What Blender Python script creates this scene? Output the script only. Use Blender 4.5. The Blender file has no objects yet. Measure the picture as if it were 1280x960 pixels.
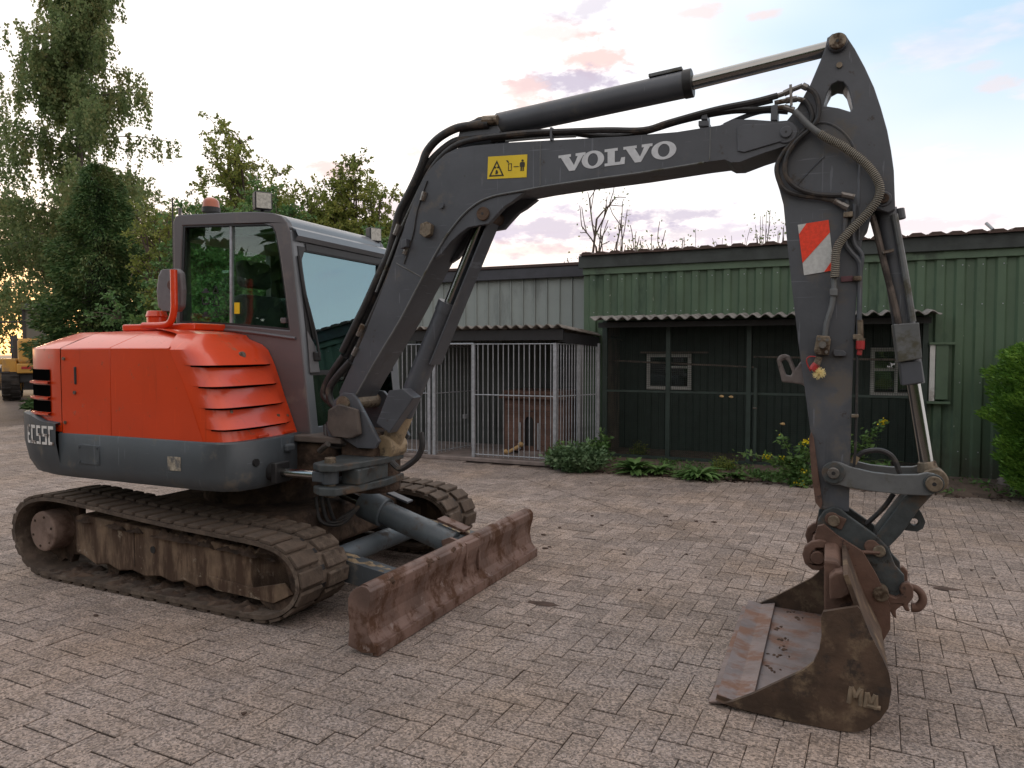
import bpy, bmesh, math, random
import numpy as np
from mathutils import Vector, Matrix, Euler
from mathutils.geometry import tessellate_polygon
R = math.radians
SC = bpy.context.scene
COL = SC.collection
random.seed(7)

# ------------------------------------------------------------------ camera
cam = bpy.data.cameras.new("camera")
cam.lens = 25.6; cam.sensor_width = 36; cam.clip_start = 0.05; cam.clip_end = 2000
camo = bpy.data.objects.new("camera", cam); COL.objects.link(camo)
camo.location = (0, 0, 1.5); camo.rotation_euler = (R(87.5), 0, R(23.7))
SC.camera = camo

# ------------------------------------------------------------------ world: evening sky with thin veil and a few pink clouds
SUN_AZ = R(-58.5)          # from +Y, towards -X
SUN_EL = R(5)
w = bpy.data.worlds.new("World"); SC.world = w; w.use_nodes = True
nt = w.node_tree; nt.nodes.clear()
def N(t, nt_=None, **kw):
    n = (nt_ or nt).nodes.new(t)
    for k, v in kw.items():
        setattr(n, k, v)
    return n
def Lk(a, b): nt.links.new(a, b)
def mth(op, a, b=None, clamp=False):
    n = N('ShaderNodeMath', operation=op, use_clamp=clamp)
    for i, v in enumerate((a, b)):
        if v is None: continue
        if isinstance(v, (int, float)): n.inputs[i].default_value = v
        else: Lk(v, n.inputs[i])
    return n.outputs[0]
def mixc(f, a, b):
    n = N('ShaderNodeMix', data_type='RGBA')
    for s, v in ((n.inputs[0], f), (n.inputs[6], a), (n.inputs[7], b)):
        if isinstance(v, (int, float)): s.default_value = v
        elif isinstance(v, tuple): s.default_value = v + (1,)
        else: Lk(v, s)
    return n.outputs[2]
def sstep(v, a, b):
    n = N('ShaderNodeMapRange', interpolation_type='SMOOTHSTEP')
    Lk(v, n.inputs[0]); n.inputs[1].default_value = a; n.inputs[2].default_value = b
    return n.outputs[0]
sky = N('ShaderNodeTexSky', sky_type='NISHITA', sun_disc=False)
sky.sun_elevation = SUN_EL; sky.sun_rotation = SUN_AZ; sky.altitude = 0; sky.air_density = 1.0; sky.dust_density = 1.5; sky.ozone_density = 2.0
tc = N('ShaderNodeTexCoord')
sep = N('ShaderNodeSeparateXYZ'); Lk(tc.outputs['Generated'], sep.inputs[0])
dx, dy, dz = sep.outputs
sunx, suny = math.sin(SUN_AZ), math.cos(SUN_AZ)
toward = mth('ADD', mth('MULTIPLY', dx, sunx), mth('MULTIPLY', dy, suny))
zc = mth('MAXIMUM', dz, 0.0)
den = mth('ADD', zc, 0.16)
cmb = N('ShaderNodeCombineXYZ')
Lk(mth('DIVIDE', dx, den), cmb.inputs[0]); Lk(mth('DIVIDE', dy, den), cmb.inputs[1])
def noise(scale, detail, rough, off, vec=None, sx=1, sy=1):
    mp = N('ShaderNodeMapping'); Lk(vec or cmb.outputs[0], mp.inputs[0])
    mp.inputs['Location'].default_value = off; mp.inputs['Scale'].default_value = (sx, sy, 1)
    mp.inputs['Rotation'].default_value = (0, 0, R(-24))
    n = N('ShaderNodeTexNoise'); n.inputs['Scale'].default_value = scale; n.inputs['Detail'].default_value = detail
    n.inputs['Roughness'].default_value = rough; Lk(mp.outputs[0], n.inputs['Vector'])
    return n.outputs[0]
gain = N('ShaderNodeVectorMath', operation='SCALE'); Lk(sky.outputs[0], gain.inputs[0]); gain.inputs['Scale'].default_value = 1.0
# thin high veil: dense towards the sunset, thin on the side away from it
nz = noise(0.55, 4, .55, (3.1, 1.7, 0))
vf = mth('ADD', mth('MULTIPLY', toward, 0.95), mth('MULTIPLY', mth('SUBTRACT', nz, .5), 0.7))
vf = mth('ADD', vf, mth('MULTIPLY', sstep(zc, .55, .95), 0.55))
veil = sstep(vf, 0.34, 0.86)
anti = sstep(toward, .30, -.25)
c0 = mixc(veil, mixc(sstep(zc, .06, .40), (10.0, 9.5, 9.4), mixc(anti, (4.1, 5.9, 7.4), (8.6, 7.8, 7.4))), (11.5, 10.6, 10.0))
c0 = mixc(0.06, c0, gain.outputs[0])
# warm band low over the horizon near the sunset
band = mth('MULTIPLY', sstep(zc, .26, .0), sstep(toward, .0, .85))
c1 = mixc(mth('MULTIPLY', band, .55), c0, (12.5, 9.3, 6.4))
glow = mth('MULTIPLY', sstep(zc, .2, .0), sstep(toward, .93, 1.0))
c1 = mixc(glow, c1, (26, 14, 5.0))
# broken clouds: pink body, lavender shade
cl = noise(2.3, 6, .58, (1.35, 4.3, 0), sx=.8, sy=1.15)
clm = mth('MULTIPLY', sstep(cl, .555, .66), sstep(zc, .02, .12))
clm = mth('MULTIPLY', clm, sstep(zc, .62, .30))
cl2 = noise(3.2, 5, .6, (2.0, 4.6, 0), sx=.8, sy=1.2)
ccol = mixc(sstep(cl2, .40, .60), (6.3, 5.6, 7.2), (10.6, 7.6, 7.4))
c2 = mixc(mth('MULTIPLY', clm, .28), c1, ccol)
# the single clouds that stand over the yard: direction, half width, half height (in radians), tint, density
bn1 = N('ShaderNodeTexNoise'); bn1.inputs['Scale'].default_value = 26; bn1.inputs['Detail'].default_value = 7; bn1.inputs['Roughness'].default_value = .6
bmp = N('ShaderNodeMapping'); bmp.inputs['Scale'].default_value = (1, 1, 2.4); Lk(tc.outputs['Generated'], bmp.inputs[0]); Lk(bmp.outputs[0], bn1.inputs['Vector'])
def dotv(vec):
    n = N('ShaderNodeVectorMath', operation='DOT_PRODUCT'); Lk(tc.outputs['Generated'], n.inputs[0]); n.inputs[1].default_value = vec; return n.outputs['Value']
PINK, LAV, MAUVE = (7.6, 5.6, 5.3), (4.7, 4.2, 5.2), (6.2, 5.1, 5.6)
for D_, a_, b_, col_, k_ in (((-0.2804,0.8869,0.3671), .050, .022, PINK, .85), ((-0.3071,0.8885,0.3411), .075, .018, LAV, .8), ((-0.3655,0.8708,0.3287), .038, .022, PINK, .7), ((-0.3235,0.8598,0.3951), .05, .016, PINK, .5), ((-0.2787,0.8647,0.4179), .06, .018, LAV, .5),
        ((-0.5981,0.7652,0.2381), .048, .015, PINK, .75), ((-0.5519,0.8126,0.1873), .14, .022, MAUVE, .6), ((-0.5722,0.8051,0.1562), .17, .018, LAV, .65), ((-0.4901,0.8319,0.2601), .028, .008, PINK, .6), ((-0.3467,0.9234,0.1644), .15, .030, LAV, .7), ((-0.1847,0.9662,0.1797), .09, .012, LAV, .7), ((-0.1354,0.9788,0.1535), .15, .016, LAV, .55),
        ((-0.3782,0.9153,0.1384), .12, .012, PINK, .5), ((0.1596,0.9435,0.2903), .020, .008, PINK, .36), ((0.1365,0.9407,0.3107), .022, .008, PINK, .22), ((0.1046,0.9835,0.1479), .12, .012, MAUVE, .5), ((0.1233,0.9769,0.1747), .09, .010, PINK, .3), ((-0.1465,0.9026,0.4047), .03, .010, PINK, .5), ((-0.0753,0.9158,0.3944), .02, .006, PINK, .5)):
    Dv = Vector(D_).normalized(); T1 = Vector((0, 0, 1)).cross(Dv).normalized(); T2 = Dv.cross(T1)
    u_ = mth('DIVIDE', dotv(T1), a_); v_ = mth('DIVIDE', dotv(T2), b_)
    m_ = mth('SUBTRACT', 1.15, mth('SQRT', mth('ADD', mth('MULTIPLY', u_, u_), mth('MULTIPLY', v_, v_))))
    m_ = sstep(mth('ADD', m_, mth('MULTIPLY', mth('SUBTRACT', bn1.outputs[0], .5), 3.4)), .0, .85)
    m_ = mth('MULTIPLY', mth('MULTIPLY', m_, sstep(dotv(Dv), .5, .6)), min(1, k_ * 1.12))
    c2 = mixc(m_, c2, col_)
lb = noise(1.5, 5, .6, (7.7, 2.9, 0), sx=.45, sy=1.3)
lbm = mth('MULTIPLY', mth('MULTIPLY', sstep(lb, .47, .60), sstep(zc, .055, .10)), sstep(zc, .27, .15))
c2 = mixc(mth('MULTIPLY', lbm, .25), c2, (6.6, 5.9, 7.3))
bg = N('ShaderNodeBackground'); bg.inputs[1].default_value = 0.1
Lk(c2, bg.inputs[0])
wo = N('ShaderNodeOutputWorld'); Lk(bg.outputs[0], wo.inputs[0])

# ------------------------------------------------------------------ the low sun behind the trees
sl = bpy.data.lights.new("sun", 'SUN'); sl.energy = 0.9; sl.angle = R(10); sl.color = (1, .72, .45)
so = bpy.data.objects.new("sun", sl); COL.objects.link(so)
sd = Vector((math.sin(SUN_AZ) * math.cos(SUN_EL), math.cos(SUN_AZ) * math.cos(SUN_EL), math.sin(SUN_EL)))
so.rotation_euler = sd.to_track_quat('Z', 'Y').to_euler(); so.location = sd * 60
vs = SC.view_settings
vs.view_transform = 'Standard'; vs.look = 'None'; vs.exposure = 0.47
SC.cycles.max_bounces = 7; SC.cycles.diffuse_bounces = 3; SC.cycles.glossy_bounces = 3; SC.cycles.transmission_bounces = 4; SC.cycles.transparent_max_bounces = 10
SC.cycles.caustics_reflective = False; SC.cycles.caustics_refractive = False; vs.gamma = 1; vs.use_curve_mapping = False

# ------------------------------------------------------------------ materials
MATS = {}
def M(name, col, rough=.55, metal=0., var=.15, scale=7, dirt=None, da=.35, ds=3, dstretch=(1, 1, 1), bump=.12, bs=70,
      coat=0., spec=.5, scr=0., splash=None, island=0., dirt2=None, da2=.3, ds2=9, drough=.9):
    m = bpy.data.materials.new(name); m.use_nodes = True; t = m.node_tree
    b = t.nodes['Principled BSDF']
    def n(ty, **kw):
        x = t.nodes.new(ty)
        for k, v in kw.items(): setattr(x, k, v)
        return x
    tcn = n('ShaderNodeTexCoord')
    def nz(sc, det=5, st=(1, 1, 1), loc=(0, 0, 0), ro=.6):
        mp = n('ShaderNodeMapping'); t.links.new(tcn.outputs['Object'], mp.inputs[0])
        mp.inputs['Scale'].default_value = st; mp.inputs['Location'].default_value = loc
        x = n('ShaderNodeTexNoise'); x.inputs['Scale'].default_value = sc; x.inputs['Detail'].default_value = det
        x.inputs['Roughness'].default_value = ro
        t.links.new(mp.outputs[0], x.inputs['Vector']); return x.outputs[0]
    def mr(v, a, c, lo=0., hi=1.):
        x = n('ShaderNodeMapRange', interpolation_type='SMOOTHSTEP'); t.links.new(v, x.inputs[0])
        x.inputs[1].default_value = a; x.inputs[2].default_value = c; x.inputs[3].default_value = lo; x.inputs[4].default_value = hi
        return x.outputs[0]
    def mx(f, a, c, blend='MIX'):
        x = n('ShaderNodeMix', data_type='RGBA', blend_type=blend)
        for s, v in ((x.inputs[0], f), (x.inputs[6], a), (x.inputs[7], c)):
            if isinstance(v, (int, float)): s.default_value = v
            elif isinstance(v, tuple): s.default_value = tuple(v) + (1,)
            else: t.links.new(v, s)
        return x.outputs[2]
    lo = tuple(max(0, c * (1 - var)) for c in col); hi = tuple(min(1, c * (1 + var)) for c in col)
    c = mx(mr(nz(scale), .3, .7), lo, hi)
    rg = None
    if island:
        g = n('ShaderNodeNewGeometry'); v = n('ShaderNodeMapRange'); t.links.new(g.outputs['Random Per Island'], v.inputs[0])
        v.inputs[3].default_value = 1 - island; v.inputs[4].default_value = 1 + island
        s = n('ShaderNodeVectorMath', operation='SCALE'); t.links.new(c, s.inputs[0]); t.links.new(v.outputs[0], s.inputs['Scale'])
        c = s.outputs[0]
    if dirt:
        f = mr(nz(ds, 8, dstretch, (3.3, 1.2, 5.1), .68), .62 - da * .35, .74 - da * .25)
        c = mx(f, c, dirt); rg = f
    if dirt2:
        f2 = mr(nz(ds2, 6, (1, 1, 1), (8.3, 2.2, 1.1), .7), .66 - da2 * .35, .72 - da2 * .3)
        c = mx(f2, c, dirt2)
    if splash:   # rain splash and algae near the ground, dust runs above
        sx = n('ShaderNodeSeparateXYZ'); t.links.new(tcn.outputs['Object'], sx.inputs[0])
        ml = n('ShaderNodeMath', operation='MULTIPLY'); t.links.new(mr(sx.outputs[2], .75, .02), ml.inputs[0]); t.links.new(mr(nz(4, 7, (1.5, 1.5, .6), (1, 5, 2), .7), .3, .65), ml.inputs[1])
        c = mx(ml.outputs[0], c, splash)
        c = mx(mr(nz(9, 4, (2.2, 2.2, .12), (6, 1, 4)), .55, .78, 0, .45), c, tuple(q * .72 for q in col))
        c = mx(mr(nz(30, 2, (1, 1, .45), (9, 3, 7), .4), .765, .775, 0, .8), c, (.45, .47, .42))
    if scr:      # fine bright scratches in two directions and dark runs
        for st_, lo_ in (((1, 1, 26), (0, 0, 0)), ((18, 1, 1.2), (4, 2, 9))):
            sc_ = mr(nz(3.2, 3, st_, lo_, .5), .685, .70, 0, scr); c = mx(sc_, c, tuple(min(1, q * 2.3) for q in col))
        c = mx(mr(nz(5, 4, (3.5, 3.5, .25), (2, 7, 1)), .60, .75, 0, .5), c, tuple(q * .62 for q in col))
    t.links.new(c, b.inputs['Base Color'])
    b.inputs['Roughness'].default_value = rough
    if rg is not None:
        r = n('ShaderNodeMapRange'); t.links.new(rg, r.inputs[0]); r.inputs[3].default_value = rough; r.inputs[4].default_value = drough
        t.links.new(r.outputs[0], b.inputs['Roughness'])
    b.inputs['Metallic'].default_value = metal
    b.inputs['Coat Weight'].default_value = coat; b.inputs['Coat IOR'].default_value = 1.5; b.inputs['Coat Roughness'].default_value = .12
    b.inputs['Specular IOR Level'].default_value = spec
    if bump:
        bn = n('ShaderNodeBump'); bn.inputs['Strength'].default_value = bump; bn.inputs['Distance'].default_value = .01
        t.links.new(nz(bs, 4), bn.inputs['Height']); t.links.new(bn.outputs[0], b.inputs['Normal'])
    MATS[name] = m; return m
def leafmat(name, cols, trans=.35, scale=1.2):
    m = bpy.data.materials.new(name); m.use_nodes = True; t = m.node_tree; t.nodes.clear()
    n = t.nodes.new
    g = n('ShaderNodeNewGeometry'); tcn = n('ShaderNodeTexCoord'); no = n('ShaderNodeTexNoise'); no.inputs['Scale'].default_value = scale
    t.links.new(tcn.outputs['Object'], no.inputs['Vector'])
    ad = n('ShaderNodeMath'); ad.operation = 'MULTIPLY_ADD'; t.links.new(g.outputs['Random Per Island'], ad.inputs[0]); ad.inputs[1].default_value = .6
    sb = n('ShaderNodeMath'); sb.operation = 'MULTIPLY_ADD'; t.links.new(no.outputs[0], sb.inputs[0]); sb.inputs[1].default_value = 1.6; sb.inputs[2].default_value = -.6
    t.links.new(sb.outputs[0], ad.inputs[2])
    rp = n('ShaderNodeValToRGB'); t.links.new(ad.outputs[0], rp.inputs[0])
    el = rp.color_ramp.elements
    while len(el) < len(cols): el.new(.5)
    for i, c in enumerate(cols):
        el[i].position = i / (len(cols) - 1); el[i].color = c + (1,)
    d = n('ShaderNodeBsdfPrincipled'); d.inputs['Roughness'].default_value = .55; d.inputs['Specular IOR Level'].default_value = .3
    t.links.new(rp.outputs[0], d.inputs['Base Color'])
    tr = n('ShaderNodeBsdfTranslucent'); t.links.new(rp.outputs[0], tr.inputs[0])
    mx = n('ShaderNodeMixShader'); mx.inputs[0].default_value = trans
    t.links.new(d.outputs[0], mx.inputs[1]); t.links.new(tr.outputs[0], mx.inputs[2])
    o = n('ShaderNodeOutputMaterial'); t.links.new(mx.outputs[0], o.inputs[0]); return m
def glassmat(name, tint, refl, rough=.0, haze=None, hz=0., mx_=.6):
    m = bpy.data.materials.new(name); m.use_nodes = True; t = m.node_tree; t.nodes.clear(); n = t.nodes.new
    tr = n('ShaderNodeBsdfTransparent'); tr.inputs[0].default_value = tint + (1,)
    gl = n('ShaderNodeBsdfGlossy'); gl.inputs['Roughness'].default_value = rough; gl.inputs[0].default_value = (.42, .62, .69, 1) if refl > .2 else (1, 1, 1, 1)
    lw = n('ShaderNodeLayerWeight'); lw.inputs[0].default_value = .35
    mp = n('ShaderNodeMapRange'); t.links.new(lw.outputs['Fresnel'], mp.inputs[0]); mp.inputs[3].default_value = refl; mp.inputs[4].default_value = min(1, refl + mx_)
    mx = n('ShaderNodeMixShader'); t.links.new(mp.outputs[0], mx.inputs[0]); t.links.new(tr.outputs[0], mx.inputs[1]); t.links.new(gl.outputs[0], mx.inputs[2])
    out = mx.outputs[0]
    if haze:
        df = n('ShaderNodeBsdfDiffuse'); df.inputs[0].default_value = haze + (1,)
        m2 = n('ShaderNodeMixShader'); m2.inputs[0].default_value = hz; t.links.new(out, m2.inputs[1]); t.links.new(df.outputs[0], m2.inputs[2]); out = m2.outputs[0]
    o = n('ShaderNodeOutputMaterial'); t.links.new(out, o.inputs[0]); return m

DUST = (.20, .155, .12); MUD = (.085, .05, .033); RUST = (.16, .065, .035)
ORANGE = M("orange_paint", (.66, .053, .006), .36, var=.05, scale=3, dirt=(.33, .10, .05), da=.02, ds=14, dirt2=(.42, .10, .05), da2=.05, ds2=5, bump=.03, bs=6, coat=.55, scr=.16)
GREY = M("dark_grey_paint", (.076, .082, .096), .42, var=.12, scale=4, dirt=(.13, .125, .12), da=.16, ds=5, dirt2=(.05, .045, .043), da2=.06, ds2=13, bump=.05, bs=40, scr=.5)
ARMG = M("arm_grey_paint", (.077, .083, .096), .45, var=.15, scale=4, dirt=(.125, .115, .105), da=.28, ds=5, dirt2=(.045, .035, .03), da2=.12, ds2=9, bump=.06, bs=40, scr=.5)
SKIRT = M("blue_grey_paint", (.062, .073, .084), .48, var=.1, scale=3, dirt=(.14, .13, .115), da=.22, ds=5, bump=.05, bs=40, scr=.5)
CABG = M("cab_grey_paint", (.112, .102, .108), .38, var=.06, scale=3, dirt=(.17, .15, .14), da=.15, ds=4, bump=.02, bs=30, coat=.2)
CABL = M("roof_grey_paint", (.165, .18, .20), .35, var=.06, scale=3, bump=.02, bs=30, coat=.2)
VOID = M('dark_opening', (.004, .004, .004), 1., spec=0., bump=0)
HAZEG = glassmat('painted_reflection_glass', (.5, .5, .5), .18, .05, (.42, .42, .42), .42)  # grey diffuse share painted into the panes in place of a pale reflection
BLACK = M("black_plastic", (.018, .018, .02), .5, var=.2, bump=.05)
HOSE = M("hose_rubber", (.022, .021, .022), .5, var=.3, scale=30, dirt=(.09, .07, .055), da=.3, ds=9, bump=.1, bs=200)
STEEL = M("bare_steel", (.20, .19, .18), .42, .8, var=.2, scale=30, dirt=(.14, .10, .07), da=.4, ds=14)
CHROME = M("chrome_rod", (.36, .36, .35), .16, 1., var=.05, bump=0)
GALV = M("galvanised_steel", (.37, .39, .42), .45, .35, var=.18, scale=20, bump=.04)
RUBBER = M("dusty_track_rubber", (.085, .062, .047), .85, var=.35, scale=9, dirt=(.165, .128, .10), da=.36, ds=6, dirt2=(.06, .04, .03), da2=.25, ds2=15, bump=.5, bs=45)
MUDDY = M("muddy_steel", (.042, .026, .018), .9, var=.4, scale=12, dirt=(.10, .065, .045), da=.5, ds=7, bump=.9, bs=28)
FRAME = M("muddy_track_frame", (.17, .115, .075), .75, var=.3, scale=9, dirt=(.065, .036, .022), da=.62, ds=5, dstretch=(1.6, 1, .35), dirt2=(.26, .21, .16), da2=.2, ds2=8, bump=.35, bs=30)
BLADE = M("rusty_blade_steel", (.175, .112, .092), .55, .2, var=.3, scale=5, dirt=(.095, .045, .025), da=.45, ds=7, dstretch=(1, 1.1, .9), dirt2=(.25, .19, .17), da2=.18, ds2=11, bump=.35, bs=35)
MUDLUMP = M("dried_mud", (.066, .036, .022), .95, var=.4, scale=20, bump=1., bs=35)
BUCKET = M("muddy_bucket_steel", (.076, .047, .031), .7, .1, var=.4, scale=6, dirt=(.185, .132, .085), da=.35, ds=7, dirt2=(.04, .028, .022), da2=.3, ds2=4, bump=.4, bs=35)
WORN = M("worn_bucket_floor", (.225, .178, .168), .45, .35, var=.25, scale=5, dirt=(.25, .145, .105), da=.45, ds=5, dstretch=(1, 1.5, 1), dirt2=(.31, .28, .29), da2=.15, ds2=8, bump=.15, bs=30)
EAR = M("rust_brown_steel", (.135, .078, .058), .65, .2, var=.25, scale=7, dirt=(.17, .10, .075), da=.3, ds=6, dirt2=(.05, .03, .025), da2=.2, bump=.3, bs=40)
COUPLER = M("worn_blue_grey_steel", (.058, .068, .072), .5, .2, var=.3, scale=8, dirt=(.12, .085, .06), da=.35, ds=6, dirt2=(.03, .026, .024), da2=.25, bump=.2, bs=40)
LINKG = M("worn_link_grey", (.135, .142, .146), .5, .1, var=.15, scale=6, dirt=(.09, .085, .06), da=.3, ds=7, bump=.12, bs=40)
PIN = M("greasy_pin", (.20, .162, .12), .5, .5, var=.3, scale=25, dirt=(.07, .045, .03), da=.35, ds=16, bump=.2)
YMUD = M("worn_yellow_primer", (.32, .245, .155), .7, var=.25, scale=10, dirt=(.10, .08, .06), da=.45, ds=9, bump=.3, bs=40)
BLADECYL = M("blue_grey_cylinder_paint", (.105, .128, .148), .42, var=.15, scale=6, dirt=(.10, .085, .075), da=.3, ds=7, bump=.08)
RUBFLAP = M("dirty_rubber_gaiter", (.10, .082, .072), .8, var=.2, scale=8, dirt=(.055, .05, .05), da=.3, bump=.3, bs=20)
WHITE = M("white_print", (.62, .64, .67), .5, var=.08, scale=30, bump=0)
OLDWHITE = M("worn_white_print", (.72, .70, .68), .6, var=.1, scale=30, dirt=(.12, .08, .06), da=.4, ds=22, bump=0)
HOOKST = M('worn_hook_steel', (.175, .148, .14), .6, .2, var=.2, dirt=(.08, .06, .05), da=.3, ds=9, bump=.2)
TUBEST = M('rusty_dark_tube', (.125, .10, .085), .6, .3, var=.25, scale=12, dirt=(.06, .05, .045), da=.4, ds=10, bump=.1)
YELLOW = M("yellow_sticker", (.80, .58, .02), .45, var=.04, bump=0)
INK = M("black_ink", (.03, .025, .01), .5, bump=0)
REFRED = M("red_reflective_film", (.86, .055, .02), .35, var=.12, scale=60, bump=.1, bs=150)
REFWHT = M("silver_reflective_film", (.56, .57, .56), .35, var=.1, scale=60, bump=.1, bs=150)
REDCAP = M("red_plastic", (.42, .03, .03), .45, dirt=(.1, .05, .04), da=.3, ds=20)
AMBER = M("amber_beacon_dome", (.40, .10, .045), .3, var=.1, bump=0, coat=.4)
LENS = M("work_lamp_lens", (.42, .42, .38), .2, var=.25, scale=60, bump=.1, bs=120)
SEATF = M("seat_fabric", (.06, .062, .062), .85, bump=.2)
TEAL = M("seat_side_trim", (.05, .075, .08), .6, bump=.05)
GLASSF = glassmat("windscreen_glass", (.34, .50, .52), .40, mx_=.35)
GLASSL = glassmat("lower_front_glass", (.22, .36, .34), .10)
GLASSS = glassmat("side_window_glass", (.86, .97, .91), .02, mx_=.09)
GLASSW = glassmat("shed_window_glass", (.5, .5, .5), .12)

# paving and setting
def paver_mat(name, base, isl):
    m = bpy.data.materials.new(name); m.use_nodes = True; t = m.node_tree; b = t.nodes['Principled BSDF']; n = t.nodes.new
    g = n('ShaderNodeNewGeometry')
    def pos(sc, typ='N', det=3, ro=.6):
        if typ == 'V':
            x = n('ShaderNodeTexVoronoi'); x.inputs['Scale'].default_value = sc; t.links.new(g.outputs['Position'], x.inputs['Vector']); return x
        x = n('ShaderNodeTexNoise'); x.inputs['Scale'].default_value = sc; x.inputs['Detail'].default_value = det; x.inputs['Roughness'].default_value = ro
        t.links.new(g.outputs['Position'], x.inputs['Vector']); return x
    def mr(v, a, c, lo, hi):
        x = n('ShaderNodeMapRange'); t.links.new(v, x.inputs[0])
        for i, q in enumerate((a, c, lo, hi)): x.inputs[i + 1].default_value = q
        return x.outputs[0]
    def mul(a, c):
        x = n('ShaderNodeMath'); x.operation = 'MULTIPLY'; t.links.new(a, x.inputs[0]); t.links.new(c, x.inputs[1]); return x.outputs[0]
    vo = pos(125, 'V')
    sepc = n('ShaderNodeSeparateColor'); t.links.new(vo.outputs['Color'], sepc.inputs[0])
    speck = mr(sepc.outputs[0], 0, 1, .45, 1.62)
    fine = mr(pos(260, det=2).outputs[0], .3, .7, .72, 1.28)
    big = mr(pos(.55, det=5).outputs[0], .3, .7, .76, 1.22)
    mid = mr(pos(5, det=6, ro=.7).outputs[0], .3, .7, .82, 1.16)
    f = mul(mul(speck, fine), mul(big, mid))
    if isl: f = mul(f, mr(g.outputs['Random Per Island'], 0, 1, .82, 1.18))
    hue = n('ShaderNodeMix'); hue.data_type = 'RGBA'; t.links.new(sepc.outputs[1], hue.inputs[0])
    hue.inputs[6].default_value = tuple(base) + (1,); hue.inputs[7].default_value = (base[0] * .95, base[1] * 1.0, base[2] * 1.08, 1)
    warm = n('ShaderNodeMix'); warm.data_type = 'RGBA'; t.links.new(mr(pos(1.3, det=5).outputs[0], .42, .72, 0, .8), warm.inputs[0])
    t.links.new(hue.outputs[2], warm.inputs[6]); warm.inputs[7].default_value = (base[0] * 1.0, base[1] * .93, base[2] * .83, 1)
    s = n('ShaderNodeVectorMath'); s.operation = 'SCALE'; t.links.new(warm.outputs[2], s.inputs[0]); t.links.new(f, s.inputs['Scale'])
    t.links.new(s.outputs[0], b.inputs['Base Color'])
    b.inputs['Roughness'].default_value = .8; b.inputs['Specular IOR Level'].default_value = .35
    bp = n('ShaderNodeBump'); bp.inputs['Strength'].default_value = .55; bp.inputs['Distance'].default_value = .004
    t.links.new(speck, bp.inputs['Height']); t.links.new(bp.outputs[0], b.inputs['Normal']); return m
PAVE = paver_mat("exposed_aggregate_paver", (.256, .206, .177), True)
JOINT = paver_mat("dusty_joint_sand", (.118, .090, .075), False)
SOIL = M("dark_soil", (.105, .075, .058), .95, var=.35, scale=9, dirt=(.16, .125, .10), da=.3, ds=4, bump=.6, bs=40)
GREENW = M("green_sheet_metal", (.074, .122, .074), .5, var=.12, scale=1.5, dirt=(.05, .085, .06), da=.3, ds=2.2, dstretch=(1, 1, .3), bump=.05, bs=30, splash=(.055, .06, .042))
GREENT = M("green_trim_paint", (.085, .135, .085), .55, var=.12, scale=3, dirt=(.06, .08, .06), da=.25, bump=.08)
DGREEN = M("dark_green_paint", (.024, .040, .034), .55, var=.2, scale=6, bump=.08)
FASCIA = M("weathered_black_board", (.042, .050, .048), .75, var=.3, scale=4, dirt=(.06, .07, .065), da=.35, ds=3, dstretch=(.3, 1, 2), bump=.3, bs=20)
TILE = M("brown_roof_tile", (.075, .048, .04), .85, var=.25, scale=12, bump=.2, island=.15)
GREYW = M("grey_sheet_metal", (.275, .31, .30), .5, var=.06, scale=2, dirt=(.21, .235, .23), da=.3, ds=2.5, dstretch=(1, 1, .3), bump=.04, bs=30)
DARKW = M("dark_kennel_sheet", (.06, .07, .068), .35, var=.25, scale=3, bump=.05)
FIBRO = M("weathered_fibre_cement", (.24, .23, .22), .85, var=.2, scale=6, dirt=(.12, .11, .10), da=.35, ds=5, bump=.3, bs=40)
FIBROD = M("mossy_fibre_cement", (.17, .155, .14), .9, var=.25, scale=7, dirt=(.09, .07, .055), da=.4, ds=5, bump=.3, bs=40)
PLY = M("old_plywood", (.20, .155, .13), .8, var=.25, scale=3, dirt=(.09, .08, .075), da=.3, ds=3, dstretch=(2, 2, .4), bump=.15)
PLANK = M("stained_plank", (.135, .075, .056), .75, var=.25, scale=5, dstretch=(.3, 1, 2), dirt=(.10, .055, .04), da=.4, bump=.2, island=.15)
WFRAME = M("white_window_paint", (.62, .62, .60), .5, var=.1, scale=8, dirt=(.35, .33, .30), da=.25)
CURTAIN = M("faded_red_curtain", (.26, .12, .105), .9, var=.3, scale=8)
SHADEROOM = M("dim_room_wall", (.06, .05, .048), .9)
CONC = M("kennel_slab_concrete", (.22, .18, .165), .85, var=.2, scale=7, bump=.3, bs=50)
BONE = M("chewed_yellow_wood", (.50, .33, .15), .7, var=.2, scale=12, bump=.2)
CLOD = M("dirt_clod_soil", (.07, .045, .035), .95, var=.3, scale=30, bump=.5)
BARK = M("grey_brown_bark", (.10, .075, .06), .9, var=.35, scale=8, bump=.6, bs=30)
BIRCHB = M("birch_bark", (.14, .12, .10), .85, var=.3, scale=5, dirt=(.06, .05, .045), da=.4, ds=4, dstretch=(1, 1, 3), bump=.4)
LYEL = M("loader_yellow", (.60, .33, .07), .45, var=.1, scale=2, dirt=(.40, .25, .12), da=.25, ds=2, bump=.03)
LBLK = M("loader_dark_grey", (.055, .055, .06), .55, var=.15, scale=3, bump=.05)
LTYRE = M("loader_tyre_rubber", (.03, .027, .025), .85, var=.3, scale=4, dirt=(.07, .055, .045), da=.3, ds=3, bump=.2)
LF_BIRCH = leafmat("birch_leaf", [(.095, .15, .055), (.185, .25, .10), (.29, .28, .12)], .5)
LF_CON = leafmat("conifer_needles", [(.035, .085, .03), (.08, .155, .05), (.17, .19, .07)], .12, 1.5)
LF_YG = leafmat("yellow_green_leaf", [(.11, .15, .035), (.21, .26, .06), (.36, .35, .09)], .45)
LF_MID = leafmat("green_leaf", [(.055, .125, .04), (.115, .22, .075), (.21, .32, .105)], .35)
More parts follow.
